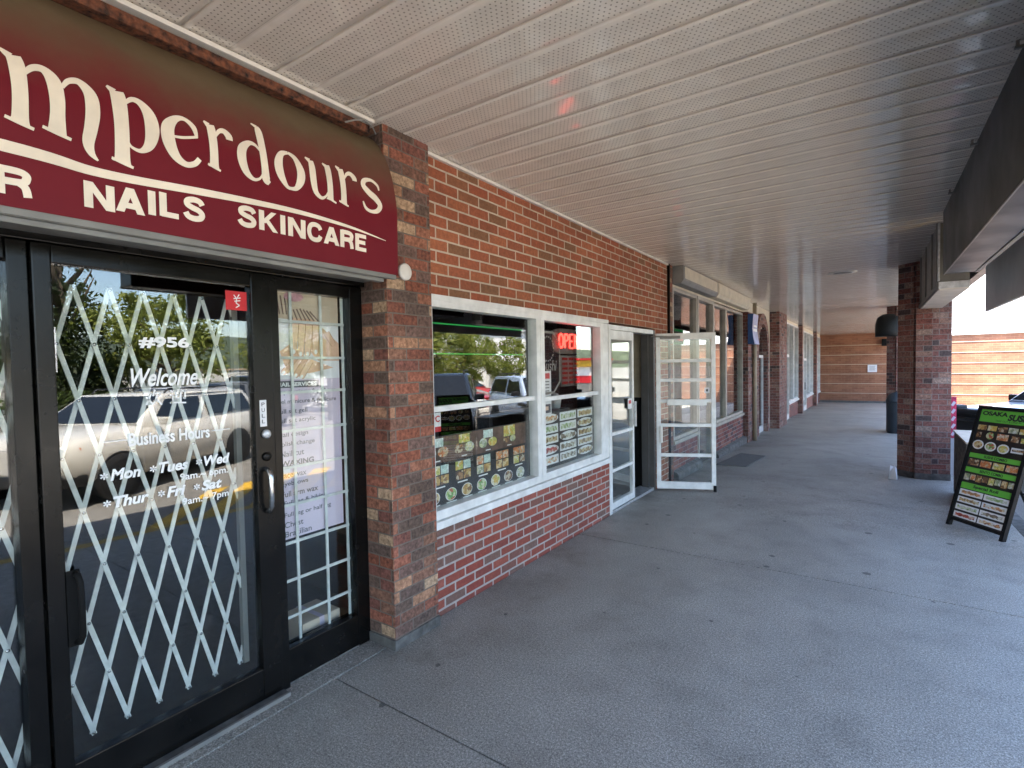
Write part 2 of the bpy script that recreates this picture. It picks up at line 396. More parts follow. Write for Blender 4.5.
def text_geo(body, bold=0., shear=0., extr=0., spacing=1.):
    key = (body, bold, shear, extr, spacing)
    if key in _dg: return _dg[key]
    cu = bpy.data.curves.new('t', 'FONT'); cu.body = body; cu.offset = bold; cu.shear = shear; cu.extrude = extr; cu.space_character = spacing
    cu.resolution_u = 6
    ob = bpy.data.objects.new('t', cu); COL.objects.link(ob)
    dg = bpy.context.evaluated_depsgraph_get(); dg.update()
    me = bpy.data.meshes.new_from_object(ob.evaluated_get(dg))
    vs = [v.co.copy() for v in me.vertices]; fs = [tuple(p.vertices) for p in me.polygons]
    bpy.data.objects.remove(ob); bpy.data.curves.remove(cu); bpy.data.meshes.remove(me)
    _dg[key] = (vs, fs); return vs, fs
def put_text(mb, body, fn, x0, x1, y0, y1, mi=0, bold=0., shear=0., spacing=1.):
    """text scaled into the box x0..x1, y0..y1 (cap height box from its own bounds); fn maps (u,v) to a point"""
    vs, fs = text_geo(body, bold, shear, 0., spacing)
    if not vs: return
    ax, bx = min(v.x for v in vs), max(v.x for v in vs); ay, by = min(v.y for v in vs), max(v.y for v in vs)
    if x1 is None: x1 = x0 + (bx - ax) * (y1 - y0) / (by - ay)
    mb.add([fn(x0 + (v.x - ax) / (bx - ax) * (x1 - x0), y0 + (v.y - ay) / (by - ay) * (y1 - y0)) for v in vs], fs, mi)
def zg(y):
    return 0. if y < 6 else (-.0225 * (y - 6) if y < 33 else -.0225 * 27)
# ------------------------------------------------------------------ world, sun, camera
w = bpy.data.worlds.new('World'); S.world = w; w.use_nodes = True
t = w.node_tree; t.nodes.clear()
SUN_EL, SUN_AZ = rad(65), rad(62)      # sun stands behind the camera; azimuth measured from -Y towards -X
sk = t.nodes.new('ShaderNodeTexSky'); sk.sky_type = 'NISHITA'; sk.sun_disc = False
sk.sun_elevation = SUN_EL
sd = Vector((-math.sin(SUN_AZ) * math.cos(SUN_EL), -math.cos(SUN_AZ) * math.cos(SUN_EL), math.sin(SUN_EL)))
sk.sun_rotation = math.atan2(sd.x, sd.y)
sk.altitude = 50; sk.air_density = 1.0; sk.dust_density = 1.2; sk.ozone_density = 1.0
bg = t.nodes.new('ShaderNodeBackground'); bg.inputs[1].default_value = .125
ow = t.nodes.new('ShaderNodeOutputWorld')
t.links.new(sk.outputs[0], bg.inputs[0]); t.links.new(bg.outputs[0], ow.inputs[0])
ld = bpy.data.lights.new('sun', 'SUN'); ld.energy = 4.2; ld.angle = rad(.53); ld.color = (1, .91, .8)
lo = bpy.data.objects.new('sun', ld); COL.objects.link(lo)
lo.rotation_euler = sd.to_track_quat('Z', 'Y').to_euler(); lo.location = (0, -20, 30)
S.view_settings.view_transform = 'Standard'; S.view_settings.look = 'None'
S.view_settings.exposure = 3.45; S.view_settings.gamma = 1
S.cycles.use_denoising = True
S.cycles.max_bounces = 10; S.cycles.diffuse_bounces = 5; S.cycles.glossy_bounces = 5; S.cycles.transparent_max_bounces = 16
S.cycles.sample_clamp_indirect = 8.; S.cycles.caustics_reflective = False; S.cycles.caustics_refractive = False

F, YAW, PIT, ROL = 520.698, rad(34.68135), rad(1.97058), rad(-1.0279)
cy, sy = math.cos(YAW), math.sin(YAW)
fw = Vector((-sy * math.cos(PIT), cy * math.cos(PIT), -math.sin(PIT))); rt = Vector((cy, sy, 0)); up = rt.cross(fw)
r_ = math.cos(ROL) * rt + math.sin(ROL) * up; u_ = -math.sin(ROL) * rt + math.cos(ROL) * up
cd = bpy.data.cameras.new('camera'); cam = bpy.data.objects.new('camera', cd); COL.objects.link(cam)
mw = Matrix((r_, u_, -fw)).transposed().to_4x4(); mw.translation = (0, 0, 1.65); cam.matrix_world = mw
cd.sensor_width = 36; cd.lens = F * 36 / 1024; cd.clip_start = .05; cd.clip_end = 2000
S.camera = cam

# ------------------------------------------------------------------ ground, walkway, curb, ceiling
def strip(name, xs, ys, dz, mat, kind='structure'):
    mb = MB(); nx = len(xs)
    vs = [(x, y, zg(y) + dz) for y in ys for x in xs]
    fs = [(j * nx + i, j * nx + i + 1, (j + 1) * nx + i + 1, (j + 1) * nx + i) for j in range(len(ys) - 1) for i in range(nx - 1)]
    mb.add(vs, fs); return tag(mb.build(name, mat), kind=kind)
strip('ground', [-400, -7.5, 1.3, 60, 400], [-400, -30, 6, 33, 60, 600], -.16, M['asphalt'])
WX0, WX1 = -2.62, 1.16
mb = MB()
joints = [-14, -11, -8, -5, -1.25, 1.69, 4.5, 7.33, 10.3, 13.2, 16.2, 19.2, 22.2, 25.2, 28.2, 30.8, 33.0]
for a, b in zip(joints[:-1], joints[1:]):
    g = .004
    ga = .007 if a in (4.5, 7.33, 10.3) else g; gb = .007 if b in (4.5, 7.33, 10.3) else g
    for x0, x1 in ((-2.345, WX1),):
        ys = [a + ga] + ([6.] if a < 6 < b else []) + [b - gb]
        for ya, yb in zip(ys[:-1], ys[1:]):
            mb.add([(x0, ya, zg(ya)), (x1, ya, zg(ya)), (x1, yb, zg(yb)), (x0, yb, zg(yb)), (x0, ya, zg(ya) - .02), (x1, ya, zg(ya) - .02), (x1, yb, zg(yb) - .02), (x0, yb, zg(yb) - .02)],
                   [(0, 1, 2, 3), (0, 4, 5, 1), (1, 5, 6, 2), (2, 6, 7, 3), (3, 7, 4, 0)])
ys = [-14, 6, 33]
for ya, yb in zip(ys[:-1], ys[1:]):   # apron strip under the shop fronts
    mb.add([(WX0, ya, zg(ya) + .003), (-2.353, ya, zg(ya) + .003), (-2.353, yb, zg(yb) + .003), (WX0, yb, zg(yb) + .003), (-2.353, ya, zg(ya) - .02), (-2.353, yb, zg(yb) - .02)], [(0, 1, 2, 3), (1, 4, 5, 2)])
tag(mb.build('walkway', M['walk'], fix=False), kind='structure')
strip('walkway_joint_bed', [WX0, WX1 - .002], [-14, 6, 33], -.009, M['groove'])
# yellow painted curb along the parking lot
mb = MB()
for ci, (ya, yb) in enumerate(((-14, 6), (6, 33))):
    vs = []
    for y in (ya, yb):
        z = zg(y); vs += [(1.163, y, z - .2), (1.163, y, z + .002), (1.29, y, z + .002), (1.31, y, z - .018), (1.315, y, z - .2)]
    mb.add(vs, [(i, i + 1, i + 6, i + 5) for i in range(4)] + [(0, 1, 2, 3, 4), (5, 6, 7, 8, 9)], ci)
tag(mb.build('curb', [M['yellow'], M['concrete_trim']]), kind='structure')
mb = MB()   # yellow hatched no parking zone beside the curb
zone = [(1.33, 2.35), (2.3, 2.0), (3.9, 4.9), (3.3, 6.2), (1.33, 6.0)]
for i in range(9):
    a = Vector((1.33, 1.9 + i * .62)); b = a + Vector((2.3, 1.9)); w_ = .17
    q0, q1 = a, b
    pts = [(q0.x, q0.y), (q1.x, q1.y), (q1.x, q1.y + 2 * w_), (q0.x, q0.y + 2 * w_)]
    pts = [(min(x, 3.4 - .15 * abs(y - 4.6)), y) for x, y in pts]
    if pts[1][1] < 6.8: mb.add([(x, y, zg(y) - .155) for x, y in pts], [(0, 1, 2, 3)])
mb.add([(1.35, 2.0, -.151), (1.55, 2.0, -.151), (1.55, 6., -.151), (1.35, 6., -.151)], [(0, 1, 2, 3)])
tag(mb.build('no_parking_markings', M['yellow'], fix=False), kind='structure')
# parking lines, angled like the cars
mb = MB()
hx, hy = .82, .57
for y0 in (-9, -5.4, -1.3, 6.4, 9.4, 13.4, 17.2, 21., 25.):
    for (ox, L) in ((1.7, 5.2),):
        a = Vector((ox, y0, 0)); d = Vector((hx, hy, 0)); nn = Vector((-hy, hx, 0)) * .05
        P = [a - nn, a + nn, a + d * L + nn, a + d * L - nn]
        mb.add([(p.x, p.y, zg(p.y) - .155) for p in P], [(0, 1, 2, 3)])
tag(mb.build('parking_lines', M['paint_white'], fix=False), kind='structure')

# soffit: planks with real seams and a shallow rib
mb = MB(); y = 1.413 - 40 * .398
X0, X1 = -2.6, .62
pr = []; seg_s = []
def bow(a, b, n_=6):   # each field is very slightly bowed, as thin sheet is
    return [(a + (b - a) * i / n_, 3.03 + .0016 * (1 - (2 * i / n_ - 1) ** 2) * (.6 + .8 * random.random() if i not in (0, n_) else 0)) for i in range(n_ + 1)]
while y < 33.0:
    p = .398
    g0 = len(pr)
    jit = .5 + random.random()
    a1 = [(yy, 3.03 + (zz - 3.03) * 0 + .0021 * jit * (1 - (2 * i / 6 - 1) ** 2)) for i, (yy, zz) in enumerate(bow(y + .005, y + .182))]
    a2 = [(yy, 3.03 + .0021 * jit * (1 - (2 * i / 6 - 1) ** 2)) for i, (yy, zz) in enumerate(bow(y + .2, y + p - .005))]
    pr += [(y + .0035, 3.038)] + a1 + [(y + .187, 3.0335), (y + .195, 3.0335)] + a2 + [(y + p - .0035, 3.038)]
    y += p
vs = [(x, yy, zz) for x in (X0, X1) for (yy, zz) in pr]; n = len(pr)
for i in range(n - 1):
    k_ = i % 18
    mb.add([vs[i], vs[i + 1], vs[i + 1 + n], vs[i + n]], [(0, 1, 2, 3)], 0, (1 <= k_ <= 6) or (10 <= k_ <= 15))
sof = tag(mb.build('ceiling', M['soffit'], fix=False), kind='structure')
mb = MB(); mb.box(X0, X1, -14.6, 33.2, 3.044, 3.06)
tag(mb.build('ceiling_backing', M['soffit_seam']), kind='structure')

# ------------------------------------------------------------------ the brick shopping strip
bld = thing('shopping_strip', 'long red brick shop building with white framed windows along the covered walkway', 'building', (-2.35, 9., 0))
mb = MB(); mb.box(-8.2, 1.45, -14.6, 33.0, 3.10, 3.25); mb.box(1.33, 1.45, -14.6, 33.0, 2.95, 3.10)
mb.build('roof', M['bronze'], bld)
# interior shell (dark rooms behind the glass)
def room(name, y0, y1, x0, wall, z1=3.0, floor=M['room_floor'], zf=0.):
    mb = MB(); xa = -2.66
    mb.quad((x0, y0, zf), (x0, y1, zf), (x0, y1, z1), (x0, y0, z1), 0)
    mb.quad((x0, y0, zf), (xa, y0, zf), (xa, y0, z1), (x0, y0, z1), 0)
    mb.quad((x0, y1, zf), (xa, y1, zf), (xa, y1, z1), (x0, y1, z1), 0)
    mb.quad((x0, y0, z1), (xa, y0, z1), (xa, y1, z1), (x0, y1, z1), 0)
    mb.quad((x0, y0, zf), (xa, y0, zf), (xa, y1, zf), (x0, y1, zf), 1)
    return mb.build(name, [wall, floor], bld, fix=False)
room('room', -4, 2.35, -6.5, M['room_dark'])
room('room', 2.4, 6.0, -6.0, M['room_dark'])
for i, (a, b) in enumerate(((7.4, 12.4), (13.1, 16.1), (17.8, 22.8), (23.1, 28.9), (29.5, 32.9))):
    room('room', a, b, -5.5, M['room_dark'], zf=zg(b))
# entrance lobby of the sushi shop: beige above, black below
mb = MB()
mb.quad((-5., 6., 0), (-5., 6.69, 0), (-5., 6.69, 1.2), (-5., 6., 1.2), 1); mb.quad((-5., 6., 1.2), (-5., 6.69, 1.2), (-5., 6.69, 3), (-5., 6., 3), 0)
mb.quad((-5., 6.69, 0), (-2.5, 6.69, 0), (-2.5, 6.69, 1.2), (-5., 6.69, 1.2), 1); mb.quad((-5., 6.69, 1.2), (-2.5, 6.69, 1.2), (-2.5, 6.69, 3), (-5., 6.69, 3), 0)
mb.quad((-5., 6.0, 0), (-2.5, 6.0, 0), (-2.5, 6.69, 0), (-5., 6.69, 0), 1); mb.quad((-5., 6.0, 2.6), (-2.5, 6.0, 2.6), (-2.5, 6.69, 2.6), (-5., 6.69, 2.6), 1)
mb.build('lobby', [M['room_mid'], M['panel_black']], bld, fix=False)

M['jamb'] = pm('dark grey door jamb', (.07, .067, .064), .5)
# walls
mb = MB(); mb.box(-2.60, -2.35, 2.425, 7.23, 2.11, 3.045); mb.box(-2.60, -2.35, -14.6, -1.6, -.2, 3.045)
mb.build('upper_wall', M['brick_up'], bld)
mb = MB(); mb.box(-2.60, -2.352, 2.425, 5.235, -.1, .585)
mb.build('lower_wall', M['brick_low'], bld)
mb = MB(); mb.box(-2.66, -2.28, 2.055, 2.424, .06, 3.045)
mb.build('pilaster', M['brick_pier'], bld, bevel=.004)
mb = MB(); mb.box(-2.66, -2.272, 2.047, 2.432, -.05, .059)
mb.build('pilaster_base', M['concrete_trim'], bld, bevel=.006)
mb = MB(); mb.box(-2.60, -2.34, 7.27, 7.44, -.1, 3.045)
mb.build('pilaster', M['brick_pier'], bld, bevel=.003)
mb = MB(); mb.tube([(-2.335, 7.25, zg(7.2)), (-2.335, 7.25, 3.03)], .02, 8)
mb.build('conduit', M['bronze'], bld)
mb = MB(); mb.box(-2.36, -2.325, 2.436, 7.22, 3.006, 3.027)
mb.build('ceiling_trim', M['white_trim'], bld, bevel=.003)

# sushi shop windows ---------------------------------------------------------
def window(y0, y1, z0, z1, glz, fr=.045, xf=-2.345, xg=-2.40, bars=(), mats=None, depth=.09, sill=None, name='window'):
    """outer frame, glazing and optional inner rails"""
    mb = MB(); x0 = xf - depth; mt = mats or M['white_al']
    zb = z0 if not hasattr(z0, '__len__') else min(z0)
    mb.box(x0, xf, y0, y0 + fr, zb, z1); mb.box(x0, xf, y1 - fr, y1, zb, z1)
    mb.box(x0, xf - .001, y0 + fr, y1 - fr, z1 - fr, z1); mb.box(x0, xf - .001, y0 + fr, y1 - fr, zb, zb + fr)
    for b in bars: mb.box(x0 + .02, xf - .03, y0 + fr, y1 - fr, b - .019, b + .019)
    fo = mb.build(name, mt, bld, bevel=.003)
    mb = MB(); mb.box(xg - .006, xg, y0 + fr * .5, y1 - fr * .5, zb + fr * .5, z1 - fr * .5)
    mb.build('pane', glz, fo)
    if sill:
        mb = MB(); mb.box(x0, xf + .03, y0 - .02, y1 + .02, zb - sill, zb - .002); mb.build('sill', mt, fo, bevel=.004)
    return fo
def rail(mb, y0, y1, z0, z1, xf=-2.345): mb.box(xf - .09, xf, y0, y1, z0, z1)
f1 = window(2.435, 3.83, .640, 2.108, M['glass_win'], .062, bars=(1.372,))
f2 = window(3.834, 5.10, .640, 2.108, M['glass_win'], .066, bars=(1.352,))
mb = MB(); mb.box(-2.45, -2.318, 2.43, 5.235, .588, .637); mb.box(-2.4, -2.342, 2.43, 5.24, 2.088, 2.128); mb.box(-2.44, -2.35, 5.102, 5.235, .64, 2.086)
mb.build('window_surround', M['white_al'], bld, bevel=.004)
mb = MB()  # glowing tubes stand in for green LED reflections seen in the glass
for z in (1.955, 1.745): mb.tube([(-2.47, 2.5, z), (-2.47, 3.74, z)], .0045, 6)
tag(mb.build('led_reflection', M['neon_green'], off=(-2.47, 3.1, 1.74)), 'two thin green LED reflections drawn as glowing tubes inside the large sushi shop window', 'drawn reflection')

# sushi shop doors ------------------------------------------------------------
mb = MB()
mb.box(-2.47, -2.345, 5.24, 5.30, -.01, 2.085); mb.box(-2.47, -2.346, 5.30, 6.64, 2.03, 2.085)
mb.build('door_frame', M['white_al'], bld, bevel=.004)
mb = MB(); mb.box(-2.47, -2.345, 6.64, 6.70, -.01, 2.084); mb.box(-2.5, -2.41, 6.60, 6.638, .0, 2.03); mb.build('jamb', M['jamb'], bld)
mb = MB(); mb.box(-2.55, -2.352, 5.30, 6.64, -.01, .022); mb.build('threshold', M['galv'], bld, bevel=.003)
mb = MB(); mb.box(-2.60, -2.348, 6.705, 7.23, -.1, 2.11); mb.build('lower_wall', M['brick_up'], bld)
def leaf_door(name, W_, H_, z0, rails, rail_h=.04, stile=.055, bot=.1, top=.085, glz='glass_clear', mt='white_al'):
    """door leaf along +X from its hinge, thickness in Y; everything local to its own origin"""
    mb = MB(); t = .022
    mb.box(0, stile, -t, t, z0, H_); mb.box(W_ - stile, W_, -t, t, z0, H_)
    mb.box(stile, W_ - stile, -t + .001, t - .001, z0, z0 + bot); mb.box(stile, W_ - stile, -t + .001, t - .001, H_ - top, H_)
    for z in rails: mb.box(stile, W_ - stile, -t + .004, t - .004, z - rail_h / 2, z + rail_h / 2)
    d = mb.build(name, M[mt], None, bevel=.003)
    mb = MB(); mb.box(stile - .01, W_ - stile + .01, -.003, .003, z0 + bot - .01, H_ - top + .01)
    mb.build('pane', M[glz], d)
    return d
# left leaf, shut, in the frame
d = leaf_door('door', .70, 2.028, .03, (.46, .87), .034, .05, .075, .1, glz='glass_win')
mb = MB(); mb.box(.655, .685, -.06, -.035, .9, 1.2); mb.box(.66, .68, -.036, -.02, .92, .95); mb.box(.66, .68, -.036, -.02, 1.15, 1.18)
mb.build('handle', M['galv'], d, bevel=.005)
d.parent = bld; d.location = Vector((-2.385, 5.30, 0)) - ORG[bld.name]['org']; d.rotation_euler = (0, 0, rad(90))
# right leaf, standing open across the walkway
d = leaf_door('door', .735, 2.035, .015, (.455, .845, 1.16, 1.43, 1.68), .042, .055, .09, .085)
mb = MB(); mb.box(.13, .62, -.055, -.027, 1.105, 1.185); mb.build('push_bar', M['white_al'], d, bevel=.008)
mb = MB(); mb.box(.04, .075, -.05, -.025, .62, .83); mb.build('handle', M['white_trim'], d, bevel=.01)
mb = MB(); mb.box(.05, .30, -.05, -.025, 1.965, 2.0); mb.tube([(.28, -.05, 1.985), (.1, -.13, 1.99), (-.06, -.02, 2.0)], .009, 6); mb.build('door_closer', M['grey_metal'], d, bevel=.004)
mb = MB(); mb.box(.60, .66, -.004, -.0033, 1.26, 1.33, 0); mb.box(.617, .643, -.0048, -.0042, 1.28, 1.31, 1); mb.build('notice', [M['paper'], M['ink']], d)
mb = MB(); mb.box(.70, .735, -.05, -.02, -.01, .07); mb.build('door_stop', M['dark_rubber'], d, bevel=.005)
d.parent = bld; d.location = Vector((-2.32, 6.66, 0)) - ORG[bld.name]['org']; d.rotation_euler = (0, 0, math.atan2(.4018, .9157))

# ------------------------------------------------------------------ shops farther along
def wallseg(y0, y1, z0t, z1, mat='brick_dark', x=-2.352, name='lower_wall'):
    mb = MB(); mb.box(-2.60, x, y0, y1, zg(y1) - .3, z0t) if z1 is None else mb.box(-2.60, x, y0, y1, z0t, z1)
    return mb.build(name, M[mat], bld)
M['brick_shop'] = brick('purple red shop brick', [(.2, .05, .045), (.26, .08, .06), (.15, .045, .045), (.3, .12, .09), (.1, .05, .05), (.22, .06, .05)], (.3, .26, .24), .0765, .23, .012, mot=.5, stain=.25)
# shop 2: big windows and a door
wallseg(7.44, 8.72, .50, None, 'brick_shop'); wallseg(9.8, 12.4, .50, None, 'brick_shop')
mb = MB()
for a, b in ((7.44, 8.7), (9.82, 12.4)):
    mb.prism([(-2.351, -.3), (-2.27, -.3), (-2.27, zg(b) + .1), (-2.29, zg(b) + .13), (-2.351, zg(b) + .16)], 1, a, b)
mb.build('plinth', M['concrete_trim'], bld)
window(7.45, 8.73, .53, 2.74, M['glass_far'], .05, sill=.05, mats=M['beige_al']); window(9.8, 10.76, .53, 2.72, M['glass_far'], .05, sill=.05, mats=M['beige_al'])
window(10.77, 12.36, .53, 2.72, M['glass_far'], .05, sill=.05, mats=M['beige_al'])
mb = MB(); mb.box(-2.46, -2.335, 8.74, 8.80, -.1, 2.74); mb.box(-2.46, -2.335, 9.72, 9.79, -.1, 2.74); mb.box(-2.46, -2.336, 8.80, 9.72, 2.05, 2.11); mb.box(-2.46, -2.336, 8.80, 9.72, 2.68, 2.74)
df = mb.build('door_frame', M['beige_al'], bld, bevel=.003)
mb = MB(); mb.box(-2.406, -2.40, 8.79, 9.73, -.1, 2.7); mb.build('pane', M['glass_far'], df)
mb = MB(); mb.box(-2.60, -2.36, 7.44, 16.1, 2.75, 3.045); mb.build('fascia_board', M['cream'], bld)
# pilaster with downpipe, small window, arched door
mb = MB(); mb.box(-2.6, -2.25, 12.42, 12.95, -.5, 2.75); mb.build('pilaster', M['brick_dark'], bld)
mb = MB(); mb.tube([(-2.2, 12.92, -.3), (-2.2, 12.92, 2.98)], .045, 10); mb.build('downpipe', M['tan'], bld)
wallseg(12.95, 13.62, .13, None, 'brick_shop')
window(12.97, 13.6, .2, 2.38, M['glass_far'], .05, sill=.07)
mb = MB(); mb.box(-2.58, -2.351, 12.95, 13.62, 2.39, 2.75); mb.build('lintel', M['cream'], bld)
# the arch: wall with a round headed opening
ac, ro, ri, sp = 14.55, .92, .65, 1.95
mb = MB(); k = 20
for i in range(k):
    a, b = math.pi * i / k, math.pi * (i + 1) / k
    P = [(ac + r * math.cos(q), sp + r * math.sin(q)) for r, q in ((ri, a), (ro, a), (ro, b), (ri, b))]
    mb.prism(P, 0, -2.6, -2.27)
mb.box(-2.6, -2.27, ac - ro, ac - ri, zg(16) - .3, sp); mb.box(-2.6, -2.27, ac + ri, ac + ro, zg(16) - .3, sp)
mb.build('arch', M['brick_dark'], bld)
mb = MB(); mb.box(-2.6, -2.36, 13.62, 16.14, 2.5, 2.75); mb.box(-2.6, -2.36, 15.48, 16.14, -.6, 2.5); mb.build('upper_wall', M['cream'], bld)
d = MB(); zb = zg(14.55)
d.box(-2.44, -2.38, ac - ri, ac - ri + .07, zb, 1.82); d.box(-2.44, -2.38, ac + ri - .07, ac + ri, zb, 1.82); d.box(-2.44, -2.381, ac - ri + .07, ac + ri - .07, 1.75, 1.82); d.box(-2.44, -2.381, ac - ri + .07, ac + ri - .07, zb, zb + .15)
do = d.build('door', M['white_al'], bld, bevel=.004)
mb = MB(); mb.box(-2.412, -2.406, ac - ri, ac + ri, zb, 2.0); mb.prism([(ac + ri * math.cos(math.pi * i / 16), 1.95 + ri * math.sin(math.pi * i / 16)) for i in range(17)], 0, -2.412, -2.406)
mb.build('pane', M['glass_far'], do)
mb = MB(); mb.box(-2.37, -2.33, ac - ri + .02, ac - ri + .06, zb + .9, zb + 1.25); mb.build('handle', M['grey_metal'], do)
mb = MB(); mb.box(-2.6, -2.12, 16.15, 17.7, -.6, 3.045); mb.build('pilaster', M['brick_dark'], bld)
# shops 4 to 6
def shop(y0, y1, zs, dy0, dy1, panes, brickm='brick_shop', top=2.95):
    zf = zg(dy1)
    for a, b in ((y0, dy0), (dy1, y1)):
        if b - a < .2: continue
        wallseg(a, b, zs - .06, None, brickm)
        n_ = max(1, round((b - a) / panes))
        for i in range(n_):
            ya, yb = a + (b - a) * i / n_, a + (b - a) * (i + 1) / n_
            window(ya + .01, yb - .01, zs, top, M['glass_far'], .055, sill=.06, xf=-2.33)
    mb = MB(); mb.box(-2.44, -2.32, dy0, dy0 + .07, zf, top); mb.box(-2.44, -2.32, dy1 - .07, dy1, zf, top); mb.box(-2.44, -2.321, dy0 + .07, dy1 - .07, zf + 2.1, zf + 2.19); mb.box(-2.44, -2.321, dy0 + .07, dy1 - .07, zf, zf + .18); mb.box(-2.44, -2.321, dy0 + .07, dy1 - .07, top - .06, top)
    do = mb.build('door', M['white_al'], bld, bevel=.003)
    mb = MB(); mb.box(-2.406, -2.40, dy0 + .05, dy1 - .05, zf, top); mb.build('pane', M['glass_far'], do)
    mb = MB(); mb.box(-2.31, -2.27, dy0 + .1, dy0 + .14, zf + .9, zf + 1.2); mb.build('handle', M['grey_metal'], do)
    mb = MB(); mb.box(-2.6, -2.34, y0, y1, top + .002, 3.045); mb.build('lintel', M['cream'], bld)
shop(17.72, 22.75, .22, 18.9, 19.95, 1.2)
mb = MB(); mb.box(-2.6, -2.2, 22.78, 23.1, -.7, 3.045); mb.build('pilaster', M['brick_dark'], bld)
shop(23.12, 28.85, .1, 24.6, 25.7, 1.3, 'brick_low', 2.9)
mb = MB(); mb.box(-2.6, -2.2, 28.87, 29.35, -.8, 3.045); mb.build('pilaster', M['brick_dark'], bld)
shop(29.37, 32.95, .0, 30.3, 31.3, 1.3, 'brick_shop', 2.9)

# ------------------------------------------------------------------ building at the end: orange brick with pale bands
eb = thing('end_building', 'orange brick building with pale horizontal bands closing off the walkway', 'building', (3., 33.2, -.6))
mb = MB(); zb = -.9; bands = [-.11 + .508 * i for i in range(0, 6)]
mb.box(-2.62, 7.4, 33.02, 41., zb, 2.76); mb.box(-2.62, 1.49, 33.02, 33.3, 2.76, 3.3); mb.build('wall', M['far_brick'], eb)
mb = MB()
for z in bands: mb.box(-2.6, 7.38, 33.003, 33.05, z - .017, z + .017)
mb.build('brick_band', M['band'], eb)
mb = MB(); mb.box(1.5, 7.5, 32.95, 41., 2.762, 2.9); mb.build('coping', M['stucco'], eb, bevel=.01)
mb = MB(); mb.box(1.52, 7.4, 33.1, 41., 2.9, 6.6); mb.build('upper_wall', M['stucco'], eb)
mb = MB(); mb.box(-2.6, 1.5, 32.9, 33.0, zg(33) - .02, zg(33) + .1); mb.build('skirting', M['concrete_trim'], eb)
# ------------------------------------------------------------------ nail salon shop front (black aluminium)
sf = thing('salon_front', 'black aluminium nail salon shop front with a sliding glass door, under the maroon awning', 'shop front', (-2.5, .8, 0))
K = M['black_al']
mb = MB()
mb.box(-2.58, -2.485, .505, .562, .0, 2.13); mb.box(-2.58, -2.50, -1.6, .505, 2.06, 2.13); mb.box(-2.58, -2.50, -1.6, .505, .0, .17)
mb.box(-2.58, -2.48, 1.468, 1.512, .0, 2.13)
mb.box(-2.58, -2.50, 1.966, 2.06, .0, 2.13); mb.box(-2.58, -2.501, 1.512, 1.966, 2.062, 2.13); mb.box(-2.58, -2.501, 1.512, 1.966, .0, .19)
mb.box(-2.58, -2.51, 1.512, 1.524, .19, 2.062)
mb.box(-2.60, -2.47, -1.6, 2.06, 2.131, 2.20)
mb.build('frame', K, sf, bevel=.004)
mb = MB(); mb.box(-2.62, -2.42, -1.6, 1.47, -.02, .016); mb.build('threshold', M['concrete_trim'], sf)
mb = MB(); mb.box(-2.425, -2.412, -1.6, 1.47, -.01, .022); mb.build('sill_strip', M['grey_metal'], sf)
mb = MB(); mb.box(-2.62, -2.5, 1.47, 2.06, -.02, .012); mb.build('threshold', M['concrete_trim'], sf)
for a, b in ((-1.58, .51),):
    mb = MB(); mb.box(-2.546, -2.54, a, b, .165, 2.065); mb.build('pane', M['glass_door'], sf)
mb = MB(); mb.box(-2.546, -2.54, 1.518, 1.97, .185, 2.065); sp_ = mb.build('pane', M['glass_door'], sf)
# sliding door leaf
mb = MB()
mb.box(-2.515, -2.462, .566, .622, .022, 2.126); mb.box(-2.515, -2.462, 1.362, 1.464, .022, 2.126)
mb.box(-2.515, -2.463, .622, 1.362, 2.056, 2.126); mb.box(-2.515, -2.463, .622, 1.362, .022, .178)
dr = mb.build('door', K, sf, bevel=.005)
mb = MB(); mb.box(-2.492, -2.486, .618, 1.366, .172, 2.06); mb.build('pane', M['glass_door'], dr)
mb = MB()
mb.tube([(-2.462, .645, .905), (-2.435, .648, .9), (-2.42, .652, .87), (-2.415, .652, .77), (-2.42, .652, .67), (-2.435, .648, .645), (-2.462, .645, .64)], .011, 8)
mb.box(-2.463, -2.455, .62, .66, .63, .915)
mb.build('handle', M['dark_rubber'], dr)
mb = MB(); y0, z0, z1 = 1.405, .955, 1.165
mb.tube([(-2.462, y0, z1), (-2.43, y0, z1 - .005), (-2.415, y0, z1 - .03), (-2.412, y0, (z0 + z1) / 2), (-2.415, y0, z0 + .03), (-2.43, y0, z0 + .005), (-2.462, y0, z0)], .012, 10)
mb.build('handle', M['chrome'], dr)
mb = MB(); mb.lathe((-2.462, 1.413, 1.337), [(.022, 0), (.022, .012), (.014, .018), (.0, .018)], 20, 0, 0); mb.build('lock', M['galv'], dr)
mb = MB(); mb.lathe((-2.462, 1.413, 1.225), [(.022, 0), (.022, .008), (.013, .014), (.0, .014)], 20, 0, 0); mb.build('lock', M['bronze'], dr)
mb = MB(); mb.box(-2.462, -2.4605, 1.386, 1.42, 1.375, 1.505, 0)
for i, ch in enumerate('PULL'):
    put_text(mb, ch, lambda u, v: (-2.4598, u, v), 1.395, 1.411, 1.475 - i * .028, 1.493 - i * .028, 1)
mb.build('pull_plate', [M['paper'], M['ink']], dr)
mb = MB(); mb.box(-2.4835, -2.4825, 1.252, 1.352, 1.938, 2.028, 0)
P = lambda u, v: (-2.4815, u, v)
for a in (((1.29, 2.01), (1.302, 1.995)), ((1.316, 2.014), (1.306, 1.998)), ((1.288, 1.992), (1.322, 1.998)), ((1.292, 1.98), (1.32, 1.985)), ((1.304, 1.996), (1.300, 1.972)), ((1.300, 1.972), (1.316, 1.962)), ((1.316, 1.962), (1.298, 1.950))):
    (a0, b0), (a1, b1) = a; d = Vector((a1 - a0, b1 - b0)).normalized() * .0022
    mb.quad(P(a0 - d.y, b0 + d.x), P(a0 + d.y, b0 - d.x), P(a1 + d.y, b1 - d.x), P(a1 - d.y, b1 + d.x), 1)
